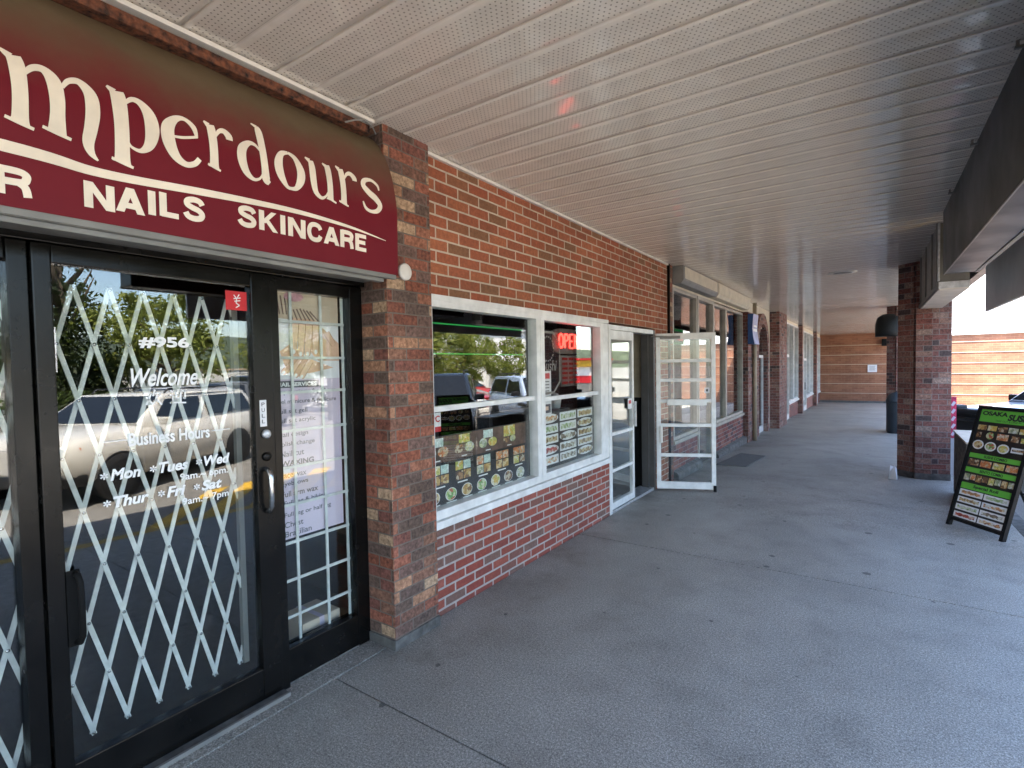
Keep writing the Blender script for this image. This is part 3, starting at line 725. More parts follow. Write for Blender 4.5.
tag(mb.build('sticker', [M['red'], M['vinyl']], off=(-2.4835, 1.3, 1.94), fix=False), 'red square sticker with a small white squiggle in the corner of the salon door glass', 'sticker')

# white vinyl lettering on the door glass
P = lambda u, v: (-2.4845, u, v)
wl_ = thing('window_lettering', 'white lettering with a welcome and business hours on the salon door glass', 'lettering', (-2.4845, .95, 1.05))
def line_part(nm):
    global mb
    mb.build(nm, M['vinyl'], wl_, fix=False); mb = MB()
mb = MB()
put_text(mb, '#956', P, .895, 1.088, 1.752, 1.802, 0, bold=.04)
line_part('shop_number')
put_text(mb, 'Welcome', P, .862, 1.118, 1.592, 1.668, 0, bold=.02, shear=.35)
line_part('welcome')
def strokes(mb, L, ox, oz, s, w):
    for pl in L:
        for (a0, b0), (a1, b1) in zip(pl[:-1], pl[1:]):
            a = Vector((ox + a0 * s, oz + b0 * s)); b = Vector((ox + a1 * s, oz + b1 * s)); d = (b - a).normalized(); e = d * w * .4; nn = Vector((-d.y, d.x)) * w
            a -= e; b += e
            mb.quad(P(*(a + nn)), P(*(a - nn)), P(*(b - nn)), P(*(b + nn)))
HUAN = [[(.05, .8), (.42, .8), (.12, .1)], [(.12, .55), (.42, .18)], [(.6, .98), (.5, .62)], [(.57, .76), (.92, .76), (.86, .6)], [(.7, .62), (.62, .3), (.45, .08)], [(.68, .42), (.95, .06)]]
YING = [[(.1, .9), (.2, .78)], [(.05, .6), (.2, .6), (.2, .22), (.05, .1)], [(.1, .14), (.95, .08)], [(.4, .88), (.4, .3)], [(.4, .86), (.56, .94)], [(.4, .32), (.56, .42)], [(.66, .86), (.92, .86), (.92, .36), (.82, .4)], [(.66, .86), (.66, .16)]]
strokes(mb, HUAN, .905, 1.51, .068, .0034); line_part('welcome_character'); strokes(mb, YING, 1.0, 1.51, .068, .0034)
line_part('welcome_character')
put_text(mb, 'Business Hours', P, .845, 1.16, 1.350, 1.404, 0, bold=.026)
mb.quad(P(.76, 1.377), P(.845, 1.377), P(.838, 1.381), P(.76, 1.381)); mb.quad(P(1.168, 1.377), P(1.25, 1.377), P(1.25, 1.381), P(1.168, 1.381))
line_part('heading')
def days(words, y0, z0, z1):
    y = y0
    for wd, wid in words:
        c = Vector((y + .016, (z0 + z1) / 2))
        for q in range(3):
            d = Vector((math.cos(q * math.pi / 3 + .5), math.sin(q * math.pi / 3 + .5))) * .014; nn = Vector((-d.y, d.x)) * .2
            a, b = c - d, c + d
            mb.quad(P(*(a + nn)), P(*(a - nn)), P(*(b - nn)), P(*(b + nn)))
        put_text(mb, wd, P, y + .036, y + .036 + wid, z0, z1, 0, bold=.035, shear=.22)
        y += .036 + wid + .03
        line_part('day')
days([('Mon', .105), ('Tues', .115), ('Wed', .115)], .742, 1.222, 1.268)
put_text(mb, '9am.~ 6pm.', P, 1.03, 1.235, 1.166, 1.206, 0, bold=.016)
line_part('hours')
days([('Thur', .125), ('Fri', .075), ('Sat', .09)], .748, 1.112, 1.158)
put_text(mb, '9am.~ 7pm', P, 1.035, 1.235, 1.056, 1.096, 0, bold=.016)
line_part('hours')
# expanding security gate behind the glass
gt = thing('security_gate', 'white expanding lattice security gate drawn across behind the salon door glass', 'security gate', (-2.6, .3, .15))
for nm, x, sgn in (('lattice_bar', -2.600, 1), ('lattice_bar', -2.612, -1)):
    mb = MB()
    for k in range(-22, 12):
        ya = .72 + .12 * k; yb = ya + sgn * .48
        za, zb = 1.994, .19
        # clip to the gate's own width
        lo, hi = -1.5, 1.338
        pts = []
        t0, t1 = 0., 1.
        dy = yb - ya
        for lim, s in ((lo, 1), (hi, -1)):
            if abs(dy) > 0:
                tt = (lim - ya) / dy
                inside0 = (ya - lim) * s >= -1e-6; inside1 = (yb - lim) * s >= -1e-6
                if not inside0 and not inside1: t0 = 2
                elif not inside0: t0 = max(t0, tt)
                elif not inside1: t1 = min(t1, tt)
        if t1 - t0 < .02: continue
        A = Vector((x, ya + dy * t0, za + (zb - za) * t0)); B = Vector((x, ya + dy * t1, za + (zb - za) * t1))
        d = (B - A); L = d.length / 2; d.normalize()
        mb.obox((A + B) / 2, d * (L + .008), Vector((.003, 0, 0)), Vector((0, -d.z, d.y)) * .0085)
    if sgn > 0:
        for k in range(-18, 6):
            y = .72 + .12 * k
            for j in range(0, 9):
                yy = y + (.06 if j % 2 else 0); z = 1.994 - 1.804 * j / 8
                if yy < 1.335: mb.lathe((-2.5985, yy, z), [(.0075, 0), (.006, .005), (.0, .006)], 8, 1, 0)
    mb.build(nm, [M['gate_white'], M['chrome']], gt)
mb = MB(); mb.box(-2.62, -2.59, 1.335, 1.36, .18, 2.0); mb.build('post', M['grey_metal'], gt)
# the pipe hanging loop of a second gate at left
tag(MB().tube([(-2.575, .31, 1.9), (-2.575, .31, .36), (-2.575, .28, .33), (-2.575, .1, .33)], .011, 8).build('gate_pull_bar', M['gate_white'], off=(-2.575, .3, .33)), 'bent white steel bar behind the leftmost salon window pane', 'bar')

# white muntin grid and nail poster in the side light
mb = MB(); xg = -2.556
hz = [2.088, 1.909, 1.715, 1.53, 1.325, 1.13, .928, .725, .522, .326]
for y in (1.628, 1.812, 1.955): mb.box(xg - .008, xg, y - .0075, y + .0075, .17, 2.09)
for z in hz: mb.box(xg - .0085, xg - .0005, 1.50, 1.975, z - .0075, z + .0075)
mb.build('window_grid', M['gate_white'], sf)
pst = thing('nail_poster', 'tall lilac nail service price poster with photos of hands, behind the narrow salon window', 'poster', (-2.58, 1.72, .74))
X = -2.575
P0 = lambda d: (lambda u, v: (X + d, u, v))
mb = MB(); mb.box(X - .003, X, 1.505, 1.94, .742, 2.075); mb.build('sheet', M['lilac'], pst)
mb = MB(); Q = P0(.0006)
mb.quad(Q(1.505, 1.60), Q(1.94, 1.60), Q(1.94, 2.075), Q(1.505, 2.075), 0)
def blob(mb, pts, d, mi):
    q = P0(d); c = (sum(p[0] for p in pts) / len(pts), sum(p[1] for p in pts) / len(pts))
    mb.add([q(*p) for p in pts], [tuple(range(len(pts)))], mi)
def finger(mb, a, b, w, d, mi, tip=None):
    a, b = Vector(a), Vector(b); dr_ = (b - a).normalized(); nn = Vector((-dr_.y, dr_.x)); pts = []
    for k in range(7):
        th = -math.pi / 2 + math.pi * k / 6; pts.append(b + dr_ * w * math.cos(th) + nn * w * math.sin(th))
    pts += [a + nn * w * 1.1, a - nn * w * 1.1]
    if mi in (2, 3): c_ = (a + b) / 2; blob(mb, [tuple(c_ + (p - c_) * 1.0 + (nn if (p - c_).dot(nn) > 0 else -nn) * .0025) for p in pts], d - .0001, 7)
    blob(mb, [tuple(p) for p in pts], d, mi)
    if tip is not None:
        e = b + dr_ * w * .25; blob(mb, [tuple(e + dr_ * w * .8 * math.cos(2 * math.pi * k / 8) + nn * w * .55 * math.sin(2 * math.pi * k / 8)) for k in range(8)], d + .0002, tip)
# upper band: striped towels and a flower; lower: two hands on pale cloth
blob(mb, [(1.505, 1.93), (1.94, 1.9), (1.94, 2.075), (1.505, 2.075)], .0009, 5)
for i in range(6):
    finger(mb, (1.51 + i * .024, 2.06 - i * .005), (1.535 + i * .02, 1.95), .004, .0012, 6)
for i in range(7): finger(mb, (1.635 + i * .02, 1.985 - abs(i - 3) * .004), (1.65 + i * .026, 1.925), .0042, .0012, 6)
blob(mb, [(1.66 + .06 * math.cos(a * .6), 2.045 + .026 * math.sin(a * .6)) for a in range(10)], .0013, 4)
blob(mb, [(1.64, 1.93), (1.78, 1.93), (1.94, 1.80), (1.94, 1.70), (1.80, 1.70), (1.76, 1.74)], .0011, 2)
for i in range(4): finger(mb, (1.665 + i * .042, 1.90), (1.65 + i * .042 + (i > 2) * .01, 1.735 + abs(i - 1.5) * .012), .017, .0014, 3, 1)
finger(mb, (1.86, 1.86), (1.90, 1.80), .016, .0015, 2)
blob(mb, [(1.57, 1.75), (1.63, 1.79), (1.72, 1.72), (1.84, 1.68), (1.90, 1.66), (1.74, 1.63), (1.60, 1.66)], .0010, 2)
for i in range(4): finger(mb, (1.66 + i * .03, 1.70), (1.59 + i * .035, 1.64 - i * .008), .015, .0016 + i * .0002, 3 if i % 2 else 2, 1)
mb.build('photo', [M['paper'], M['vinyl'], M['skin'], M['skin2'], M['pinkflower'], M['sand'], M['stripe'], M['skin_line']], pst, fix=False)
mb = MB(); Q = P0(.0008)
mb.quad(Q(1.505, 1.555), Q(1.80, 1.555), Q(1.80, 1.592), Q(1.505, 1.592), 1)
Q2 = P0(.0014)
put_text(mb, 'NAIL SERVICES', Q2, 1.545, 1.785, 1.562, 1.584, 2, bold=.03)
mb.build('heading', [M['paper'], M['greyink'], M['vinyl']], pst, fix=False)
z = 1.515
for tx, wd, gap in (('Top manicure & pedicure', .37, .052), ('Gel manicure & pedicure', .37, .052), ('Full set gell', .18, .05), ('Full set acrylic', .23, .075), ('Nail design', .18, .05), ('Polish change', .22, .05), ('Nail cut', .14, .052), ('WAXING', .2, .062), ('Face wax', .15, .05), ('Eyebrows', .16, .052), ('Full arm wax', .22, .052), ('Full leg & bikini', .25, .064), ('Full leg or half leg', .29, .05), ('Chest', .11, .05), ('Brazilian', .16, .05)):
    b_ = tx == 'WAXING'
    ind = .0 if z > 1.2 else .012 + (.012 if z < .95 else 0)
    mb = MB(); put_text(mb, tx, Q, 1.542 + ind, 1.542 + ind + wd, z, z + .031, 0, bold=.035 if b_ else .014)
    mb.build('text_line', M['greyink'], pst, fix=False)
    z -= gap
tag(MB().box(-2.562, -2.5605, 1.56, 1.60, 1.10, 1.135).build('note', M['paper'], off=(-2.56, 1.58, 1.1)), 'small white note taped low on the lilac nail poster', 'note')
# things glimpsed in the salon
st = thing('stacked_box', 'pale cardboard box on the floor behind the narrow salon window', 'box', (-2.75, 1.8, 0))
MB().box(-2.85, -2.62, 1.68, 1.93, .012, .22).build('carton', M['sand'], st, bevel=.006); MB().box(-2.852, -2.618, 1.79, 1.82, .011, .2215).build('tape', M['lilac'], st)

# ------------------------------------------------------------------ maroon awning sign
aw = thing('awning_sign', 'maroon vinyl awning sign with cream lettering, mossy along its top, above the salon door', 'awning', (-2.3, .8, 2.17))
def smooth_prof(pts, n):
    out = []
    P = [Vector((*p, 0)) for p in pts]
    for i in range(len(P) - 1):
        p0, p1, p2, p3 = P[max(i - 1, 0)], P[i], P[i + 1], P[min(i + 2, len(P) - 1)]
        for k in range(n):
            t = k / n
            q = .5 * ((2 * p1) + (p2 - p0) * t + (2 * p0 - 5 * p1 + 4 * p2 - p3) * t * t + (3 * p1 - p0 - 3 * p2 + p3) * t ** 3)
            out.append((q.x, q.y))
    out.append(pts[-1]); return out
prof = smooth_prof([(-2.192, 2.170), (-2.190, 2.30), (-2.188, 2.44), (-2.190, 2.55), (-2.212, 2.675), (-2.238, 2.763), (-2.288, 2.87), (-2.345, 2.945), (-2.40, 2.985)], 4)
YA, YB = -1.5, 2.062
def frontx(z):
    for (x0, z0), (x1, z1) in zip(prof[:-1], prof[1:]):
        if z0 <= z <= z1: return x0 + (x1 - x0) * (z - z0) / (z1 - z0)
    return prof[0][0]
mb = MB(); ny = 60; vs = []
def awn_off(y, z):
    return .005 * noise.noise(Vector((y * 2.1, z * 1.2, 0))) * min(1, (z - 2.17) * 4) + (.02 * math.exp(-((y - 1.12 - (3 - z) * .12) / .05) ** 2) + .01 * math.exp(-((y - .3) / .06) ** 2)) * max(0, z - 2.62) * 2.
for j in range(ny + 1):
    y = YA + (YB - YA) * j / ny
    for (x, z) in prof: vs.append((x + awn_off(y, z), y, z))
n = len(prof)
mb.add(vs, [(j * n + i, j * n + i + 1, (j + 1) * n + i + 1, (j + 1) * n + i) for j in range(ny) for i in range(n - 1)], 0, True)
for y in (YA, YB):   # closed ends
    P_ = [(x, y, z) for x, z in prof] + [(-2.5, y, 2.985), (-2.5, y, 2.17)]
    mb.add(P_, [tuple(range(len(P_)))])
mb.build('cover', M['awning'], aw, fix=False)
mb = MB(); mb.box(-2.205, -2.196, YA, YB - .01, 2.148, 2.172); mb.box(-2.49, -2.2, YA, 2.05, 2.158, 2.166); mb.box(-2.215, -2.206, YA, 2.05, 2.146, 2.157)
mb.build('soffit_board', M['grey_metal'], aw)
mb = MB(); mb.box(-2.26, -2.215, YA, 1.98, 2.126, 2.1455); mb.build('trim_strip', M['grey_metal'], aw, bevel=.003)
mb = MB(); mb.prism([(-2.36, 2.945), (-2.284, 2.945), (-2.28, 2.988), (-2.36, 2.99)], 1, YA, 1.965); mb.build('rail', M['rust'], aw, bevel=.004)
mb = MB(); mb.box(-2.34, -2.268, YA, 1.99, 3.004, 3.024); mb.build('trim_strip', M['white_trim'], aw, bevel=.003)
mb = MB(); mb.tube([(-2.255, 1.78, 2.93), (-2.235, 1.83, 2.955), (-2.245, 1.9, 2.98), (-2.26, 1.97, 2.97), (-2.275, 2.0, 2.95)], .0045, 8); mb.build('cable', M['grey_metal'], aw)
# lettering: own letter shapes, thick and thin strokes
def cat(pts, n=8):
    out = []
    for i in range(len(pts) - 1):
        p0, p1, p2, p3 = [Vector(pts[k]) for k in (max(i - 1, 0), i, i + 1, min(i + 2, len(pts) - 1))]
        for k in range(n):
            t = k / n
            out.append(.5 * ((2 * p1) + (p2 - p0) * t + (2 * p0 - 5 * p1 + 4 * p2 - p3) * t * t + (3 * p1 - p0 - 3 * p2 + p3) * t ** 3))
    out.append(Vector(pts[-1])); return out
_lay = [0]
def stroke(mb, pts, y0, z0, sx, sz):
    """pts (x, z, width) -> ribbon on the awning face"""
    _lay[0] += 1; d = .0018 + .00012 * (_lay[0] % 12)
    C_ = cat(pts); vs = []
    for i, c in enumerate(C_):
        a = C_[max(i - 1, 0)]; b = C_[min(i + 1, len(C_) - 1)]
        tx, tz = (b.x - a.x) * sx, (b.y - a.y) * sz; L = math.hypot(tx, tz) or 1
        nx, nz = -tz / L, tx / L; w_ = c.z * .5 * sz
        for s in (1, -1):
            yy, zz = y0 + c.x * sx + nx * w_ * s, z0 + c.y * sz + nz * w_ * s
            vs.append((frontx(zz) + awn_off(yy, zz) + d + .001, yy, zz))
    mb.add(vs, [(2 * i, 2 * i + 1, 2 * i + 3, 2 * i + 2) for i in range(len(C_) - 1)])
def stem(x, z0=0., z1=1., w=.2):
    return [(x - .03, z1 + .03, w * .95), (x, z1 - .12, w * 1.02), (x + .012, (z0 + z1) / 2, w * .95), (x, z0 + .1, w), (x - .008, z0, w * 1.3)]
def serif(x, z, l, tilt=-.06): return [(x - l, z - tilt * .7, .05), (x, z, .06), (x + l, z + tilt * .7, .05)]
G = {
 'm': [stem(.14), serif(.13, .01, .15), [(-.02, 1.07, .05), (.08, 1.0, .12)],
       [(.2, .78, .05), (.3, .93, .09), (.42, .97, .13), (.52, .85, .2), (.55, .6, .2), (.545, .3, .19), (.53, .0, .24)], serif(.53, .01, .16),
       [(.62, .78, .05), (.7, .92, .08), (.83, .97, .12), (.95, .82, .19), (.965, .55, .2), (.93, .25, .18), (.89, .0, .16), (.92, -.16, .11), (1.0, -.26, .03)]],
 'p': [stem(.22, -.28, 1., .24), serif(.22, -.27, .22), [(.0, 1.07, .05), (.14, 1.0, .14)],
       [(.34, .85, .05), (.5, .97, .09), (.68, .95, .14), (.84, .78, .22), (.88, .5, .24), (.8, .2, .17), (.62, .04, .08), (.42, .06, .05), (.33, .16, .04)]],
 'e': [[(.18, .52, .05), (.5, .56, .06), (.9, .68, .055)], [(.88, .66, .06), (.82, .88, .12), (.6, 1.0, .09), (.36, .93, .14), (.16, .7, .24), (.15, .4, .26), (.3, .12, .2), (.55, .0, .13), (.78, .06, .11), (.92, .2, .1)]],
 'r': [stem(.24), serif(.24, .01, .22), [(.0, 1.07, .05), (.14, 1.0, .14)], [(.36, .78, .05), (.5, .93, .09), (.68, .98, .14), (.84, .9, .18), (.86, .8, .16)]],
 'd': [[(.68, 1.52, .1), (.72, 1.38, .2), (.76, .9, .2), (.78, .4, .2), (.8, .1, .22), (.9, .01, .12)], [(.52, 1.55, .04), (.68, 1.5, .1)],
       [(.7, .82, .05), (.55, .96, .09), (.36, .95, .13), (.16, .74, .22), (.12, .44, .24), (.22, .15, .19), (.42, .01, .1), (.6, .06, .06), (.7, .2, .05)]],
 'o': [[(.5, 1.0, .08), (.26, .9, .15), (.13, .6, .24), (.17, .3, .23), (.36, .03, .11), (.54, .0, .08)], [(.5, 1.0, .08), (.72, .9, .15), (.87, .6, .24), (.84, .3, .23), (.68, .05, .13), (.5, .0, .08)]],
 'u': [[(.0, 1.04, .05), (.14, .98, .14)], [(.18, 1., .16), (.2, .8, .2), (.2, .4, .2), (.26, .12, .16), (.44, .0, .1), (.6, .08, .06), (.7, .24, .05)], stem(.76, 0., 1., .2), serif(.83, .01, .14), [(.58, 1.04, .05), (.7, .98, .12)]],
 's': [[(.84, .74, .05), (.8, .9, .1), (.56, 1.0, .1), (.28, .92, .14), (.2, .74, .18), (.4, .57, .22), (.66, .44, .22), (.82, .26, .18), (.7, .07, .14), (.44, .0, .1), (.22, .06, .1), (.12, .24, .05)]],
 'a': [[(.2, .8, .08), (.34, .96, .1), (.55, .98, .12), (.72, .82, .18), (.74, .5, .2), (.76, .14, .2), (.95, .0, .1)], [(.68, .62, .05), (.4, .54, .1), (.16, .34, .2), (.24, .06, .16), (.45, .02, .09), (.66, .2, .05)]],
 'P': [stem(.22, 0., 1.5, .24), serif(.22, .01, .22), [(.0, 1.55, .06), (.4, 1.5, .1), (.78, 1.38, .2), (.86, 1.1, .24), (.7, .82, .14), (.34, .72, .06)]]}
mb = MB()
for ch, ya, yb, zb, xh in (('P', -.12, .12, 2.425, .2), ('a', .2, .425, 2.428, .2), ('m', .462, .69, 2.432, .205), ('p', .73, .878, 2.447, .195), ('e', .893, 1.032, 2.452, .178), ('r', 1.05, 1.162, 2.47, .17), ('d', 1.175, 1.326, 2.47, .162), ('o', 1.342, 1.488, 2.478, .165), ('u', 1.502, 1.662, 2.476, .168), ('r', 1.672, 1.80, 2.478, .172), ('s', 1.806, 1.968, 2.482, .172)):
    for s in G[ch]: stroke(mb, s, ya, zb, yb - ya, xh)
mb.build('letters', M['cream_vinyl'], aw, fix=False)
mb = MB(); vs = []
L = [(-1.4, 2.335, .03), (-.4, 2.343, .036), (.45, 2.352, .037), (.7, 2.340, .030), (1.03, 2.361, .028), (1.25, 2.374, .024), (1.47, 2.380, .02), (1.75, 2.370, .013), (1.975, 2.346, .003)]
C_ = cat([(a, b, c) for a, b, c in L], 10)
for c in C_:
    for s in (1, -1): z = c.y + s * c.z / 2; vs.append((frontx(z) + awn_off(c.x, z) + .002, c.x, z))
mb.add(vs, [(2 * i, 2 * i + 1, 2 * i + 3, 2 * i + 2) for i in range(len(C_) - 1)])
mb.build('swoosh', M['cream_vinyl'], aw, fix=False)
mb = MB(); Q = lambda u, v: (frontx(v) + awn_off(u, v) + .003, u, v)
CAP = {'N': [[(.11, 0), (.11, 1)], [(.89, 0), (.89, 1)], [(.13, 1.), (.87, .0)]], 'A': [[(.1, 0), (.5, 1.0)], [(.9, 0), (.5, 1.0)], [(.24, .28), (.76, .28)]],
 'I': [[(.5, 0), (.5, 1)]], 'L': [[(.14, 0), (.14, 1)], [(.05, .1), (.9, .1)]], 'K': [[(.13, 0), (.13, 1)], [(.2, .38), (.82, 1.0)], [(.42, .56), (.9, 0)]],
 'E': [[(.14, 0), (.14, 1)], [(.1, .1), (.92, .1)], [(.1, .52), (.84, .52)], [(.1, .9), (.92, .9)]], 'H': [[(.13, 0), (.13, 1)], [(.87, 0), (.87, 1)], [(.1, .52), (.9, .52)]],
 'R': [[(.13, 0), (.13, 1)], [(.1, .9), (.6, .9), (.8, .82), (.82, .68), (.7, .52), (.1, .48)], [(.6, .5), (.78, .34), (.84, .0)]],
 'C': [[(.88, .68), (.76, .86), (.5, .92), (.24, .82), (.13, .5), (.24, .18), (.5, .08), (.76, .14), (.88, .34)]],
 'S': [[(.86, .72), (.74, .87), (.46, .91), (.2, .82), (.18, .66), (.4, .55), (.68, .47), (.84, .32), (.76, .14), (.48, .08), (.22, .14), (.1, .3)]]}
CW = {'I': .42, 'L': .86, 'E': .9}
for wd_, y0_, y1_, z0_, z1_, sl_ in (('HAIR', .175, .518, 2.206, 2.290, .0), ('NAILS', .650, 1.036, 2.214, 2.302, .036), ('SKINCARE', 1.165, 1.845, 2.262, 2.347, .0)):
    mb = MB(); tot = sum(CW.get(c, 1.) for c in wd_) + .13 * (len(wd_) - 1); k_ = (y1_ - y0_) / tot; yc = y0_
    for c in wd_:
        wl = CW.get(c, 1.) * k_; hh = z1_ - z0_
        for pl in CAP[c]:
            zo = z0_ + (yc - y0_) / (y1_ - y0_) * sl_
            if len(pl) == 2:   # straight bar with square ends kept inside the letter box
                (u0, v0), (u1, v1) = pl; wv = .27 * hh * .5; n_ = 6; _lay[0] += 1; d = .0018 + .00012 * (_lay[0] % 12)
                horiz = abs(v1 - v0) < .05
                vs = []
                for i in range(n_ + 1):
                    u, v = u0 + (u1 - u0) * i / n_, v0 + (v1 - v0) * i / n_
                    for sg in (1, -1):
                        yy, zz = yc + u * wl + (0 if horiz else sg * wv * 1.05), zo + v * hh + (sg * wv * .85 if horiz else 0)
                        vs.append((frontx(zz) + awn_off(yy, zz) + d + .001, yy, zz))
                mb.add(vs, [(2 * i, 2 * i + 1, 2 * i + 3, 2 * i + 2) for i in range(n_)])
            else:
                stroke(mb, [(u * wl / hh, v, .25) for u, v in pl], yc, zo, hh, hh)
        yc += wl + .13 * k_
    mb.build('capitals', M['cream_vinyl'], aw, fix=False)

# round cap on the pilaster
tag(MB().lathe((-2.278, 2.192, 2.217), [(.05, 0), (.05, .012), (.042, .02), (0, .022)], 28, 0, 0).build('round_cap', M['white_trim'], off=(-2.278, 2.192, 2.217)), 'round cream cover plate on the brick pilaster beside the awning end', 'cover plate')
tag(MB().lathe((-2.338, 7.36, 1.98), [(.05, 0), (.05, .012), (.04, .02), (0, .022)], 20, 0, 0).build('round_cap', M['white_trim'], off=(-2.338, 7.36, 1.98)), 'round white cover plate on the thin pilaster past the open glass door', 'cover plate')

# ------------------------------------------------------------------ sushi shop window displays
def disc(mb, y, z, ry, rz, x, mi, k=18):
    mb.add([(x, y + ry * math.cos(2 * math.pi * i / k), z + rz * math.sin(2 * math.pi * i / k)) for i in range(k)], [tuple(range(k))], mi)
def rect(mb, y0, y1, z0, z1, x, mi): mb.quad((x, y0, z0), (x, y1, z0), (x, y1, z1), (x, y0, z1), mi)
mp = thing('bento_menu', 'black menu board with rows of bento boxes and bowls in the larger sushi shop window', 'menu board', (-2.43, 3.1, .69))
X = -2.43
MB().box(X - .004, X, 2.50, 3.775, .69, 1.178).build('board', M['board'], mp)
mb = MB(); Fm = FD + [M['vinyl'], M['stripe']]
x1, x2, x3 = X + .0015, X + .0025, X + .0035
rect(mb, 2.51, 3.70, .995, 1.172, X + .0008, 8)
for i, (a, b, c) in enumerate(((6, 4, 1), (0, 5, 4), (6, 4, 0), (0, 5, 4))):
    y = 2.60 + i * .285
    if i == 3: rect(mb, y - .075, y + .085, 1.085, 1.17, x1, 0); disc(mb, y - .04, 1.06, .04, .026, x2, 5); disc(mb, y + .05, 1.06, .04, .026, x2, 4)
    else:
        rect(mb, y - .055, y + .065, 1.105, 1.165, x1, a); disc(mb, y - .06, 1.07, .05, .037, x2, b); disc(mb, y + .06, 1.068, .055, .035, x2, c)
    rect(mb, y - .03, y + .03, 1.006, 1.014, x2, 7)
for i in range(5):
    y = 2.545 + i * .242; cs = [(0, 6, 3, 3), (0, 6, 5, 3), (1, 6, 4, 3), (1, 1, 3, 3), (1, 1, 0, 5)][i]
    for q in range(4):
        a, b = y + (q % 2) * .088, .915 - (q // 2) * .07
        rect(mb, a, a + .08, b, b + .062, x1, cs[q])
    rect(mb, y + .02, y + .13, .822, .831, x1, 7)
for i in range(7):
    y = 2.56 + i * .175; disc(mb, y, .76, .06, .045, x1, 7); disc(mb, y, .76, .055, .041, x2, (3, 2, 3, 2, 0, 5, 4)[i]); rect(mb, y - .05, y + .06, .703, .709, x1, 7)
mb.build('pictures', Fm, mp, fix=False)
mp = thing('roll_menu', 'black poster with fifteen pictures of sushi rolls in the smaller sushi shop window', 'menu board', (-2.43, 4.45, .69))
MB().box(X - .004, X, 3.88, 5.03, .69, 1.215).build('board', M['board'], mp)
mb = MB()
for c in range(3):
    for r in range(5):
        y, z = 3.93 + c * .362, 1.125 - r * .096 - (.0 if c else .0)
        k = random.randrange(5)
        if (r + c) % 3 == 0: disc(mb, y + .165, z + .038, .168, .043, x1, 5, 24)
        else: rect(mb, y, y + .33, z - .003, z + .078, x1, 5)
        z += .036
        n_ = 12; pts = [(y + .02 + .29 * i / n_, z + .022 + .006 * math.sin(i * 1.7)) for i in range(n_ + 1)] + [(y + .31 - .29 * i / n_, z - .022 + .006 * math.sin(i * 2.1)) for i in range(n_ + 1)]
        mb.add([(x2, *p) for p in pts], [tuple(range(len(pts)))], [0, 2, 1, 2, 2, 1, 1, 4, 1, 3, 4, 1, 0, 4, 1][r * 3 + c])
mb.build('pictures', FROLL + [M['vinyl']], mp, fix=False)
# neon OPEN sign with dim LED list below
ns = thing('neon_sign', 'glowing red neon OPEN sign hanging in the smaller sushi shop window', 'neon sign', (-2.5, 4.62, 1.4))
mb = MB(); pts = [(4.62 + .33 * math.copysign(abs(math.cos(a)) ** .55, math.cos(a)), 1.885 + .125 * math.copysign(abs(math.sin(a)) ** .55, math.sin(a))) for a in [2 * math.pi * i / 32 for i in range(32)]]
mb.prism(pts, 0, -2.53, -2.50); mb.box(-2.53, -2.505, 4.46, 4.86, 1.44, 1.745); mb.build('backing', M['board'], ns)
mb = MB()
tb = lambda L: mb.tube([(-2.487, 4.40 + a * .105, 1.82 + b * .135) for a, b in L], .0085, 6)
tb([(.45 + .38 * math.cos(i * math.pi / 8), .5 + .5 * math.sin(i * math.pi / 8)) for i in range(17)])
tb([(1.15, 0), (1.15, 1), (1.5, 1), (1.75, .85), (1.75, .65), (1.5, .5), (1.15, .5)])
tb([(2.75, 1), (2.1, 1), (2.1, 0), (2.75, 0)]); tb([(2.1, .5), (2.6, .5)])
tb([(3.1, 0), (3.1, 1), (3.75, 0), (3.75, 1)])
mb.build('letters', M['neon'], ns)
mb = MB()
for r in range(6):
    for a, b in ((4.49, 4.60), (4.63, 4.72), (4.75, 4.83)): mb.box(-2.5045, -2.503, a, b, 1.70 - r * .047, 1.722 - r * .047)
mb.build('price_list', M['neon_dim'], ns)
# etched octagon, small posters, stickers
mb = MB(); X5 = -2.412
O = [(3.93, 1.95), (4.16, 1.95), (4.28, 1.86), (4.28, 1.50), (4.16, 1.40), (3.93, 1.40)]
for (a, b), (c, d) in zip(O[:-1], O[1:]):
    v = Vector((c - a, d - b)); nn = Vector((-v.y, v.x)).normalized() * .011
    mb.quad((X5, a + nn.x, b + nn.y), (X5, a - nn.x, b - nn.y), (X5, c - nn.x, d - nn.y), (X5, c + nn.x, d + nn.y))
for r_i in (.13,):
    k = 20
    for i in range(k):
        a, b = math.pi * i / k * 2, math.pi * (i + .6) / k * 2
        mb.quad(*[(X5, 4.06 + .11 * q * math.cos(s), 1.80 + .11 * q * math.sin(s)) for q, s in ((.93, a), (1.07, a), (1.07, b), (.93, b))])
put_text(mb, 'Sushi', lambda u, v: (X5, u, v), 3.97, 4.22, 1.60, 1.70, 0, bold=.01, shear=.2)
tag(mb.build('etched_emblem', M['grey_metal'], off=(X5, 4.06, 1.4), fix=False), 'pale octagonal outline emblem on the smaller sushi shop window, left of the neon', 'emblem')
mb = MB(); mb.box(-2.4135, -2.4125, 3.90, 4.115, 1.2, 1.60, 0); rect(mb, 3.905, 4.09, 1.53, 1.58, -2.412, 1)
for i in range(5): rect(mb, 3.92, 4.08, 1.50 - i * .028, 1.508 - i * .028, -2.412, 2)
rect(mb, 3.91, 4.1, 1.22, 1.3, -2.412, 2); rect(mb, 3.93, 4.06, 1.245, 1.28, -2.4115, 3)
tag(mb.build('notice_poster', [M['paper'], M['red'], M['greyink'], M['skin2']], off=(-2.413, 4., 1.2), fix=False), 'white notice with a red heading at the left edge of the smaller sushi shop window', 'poster')
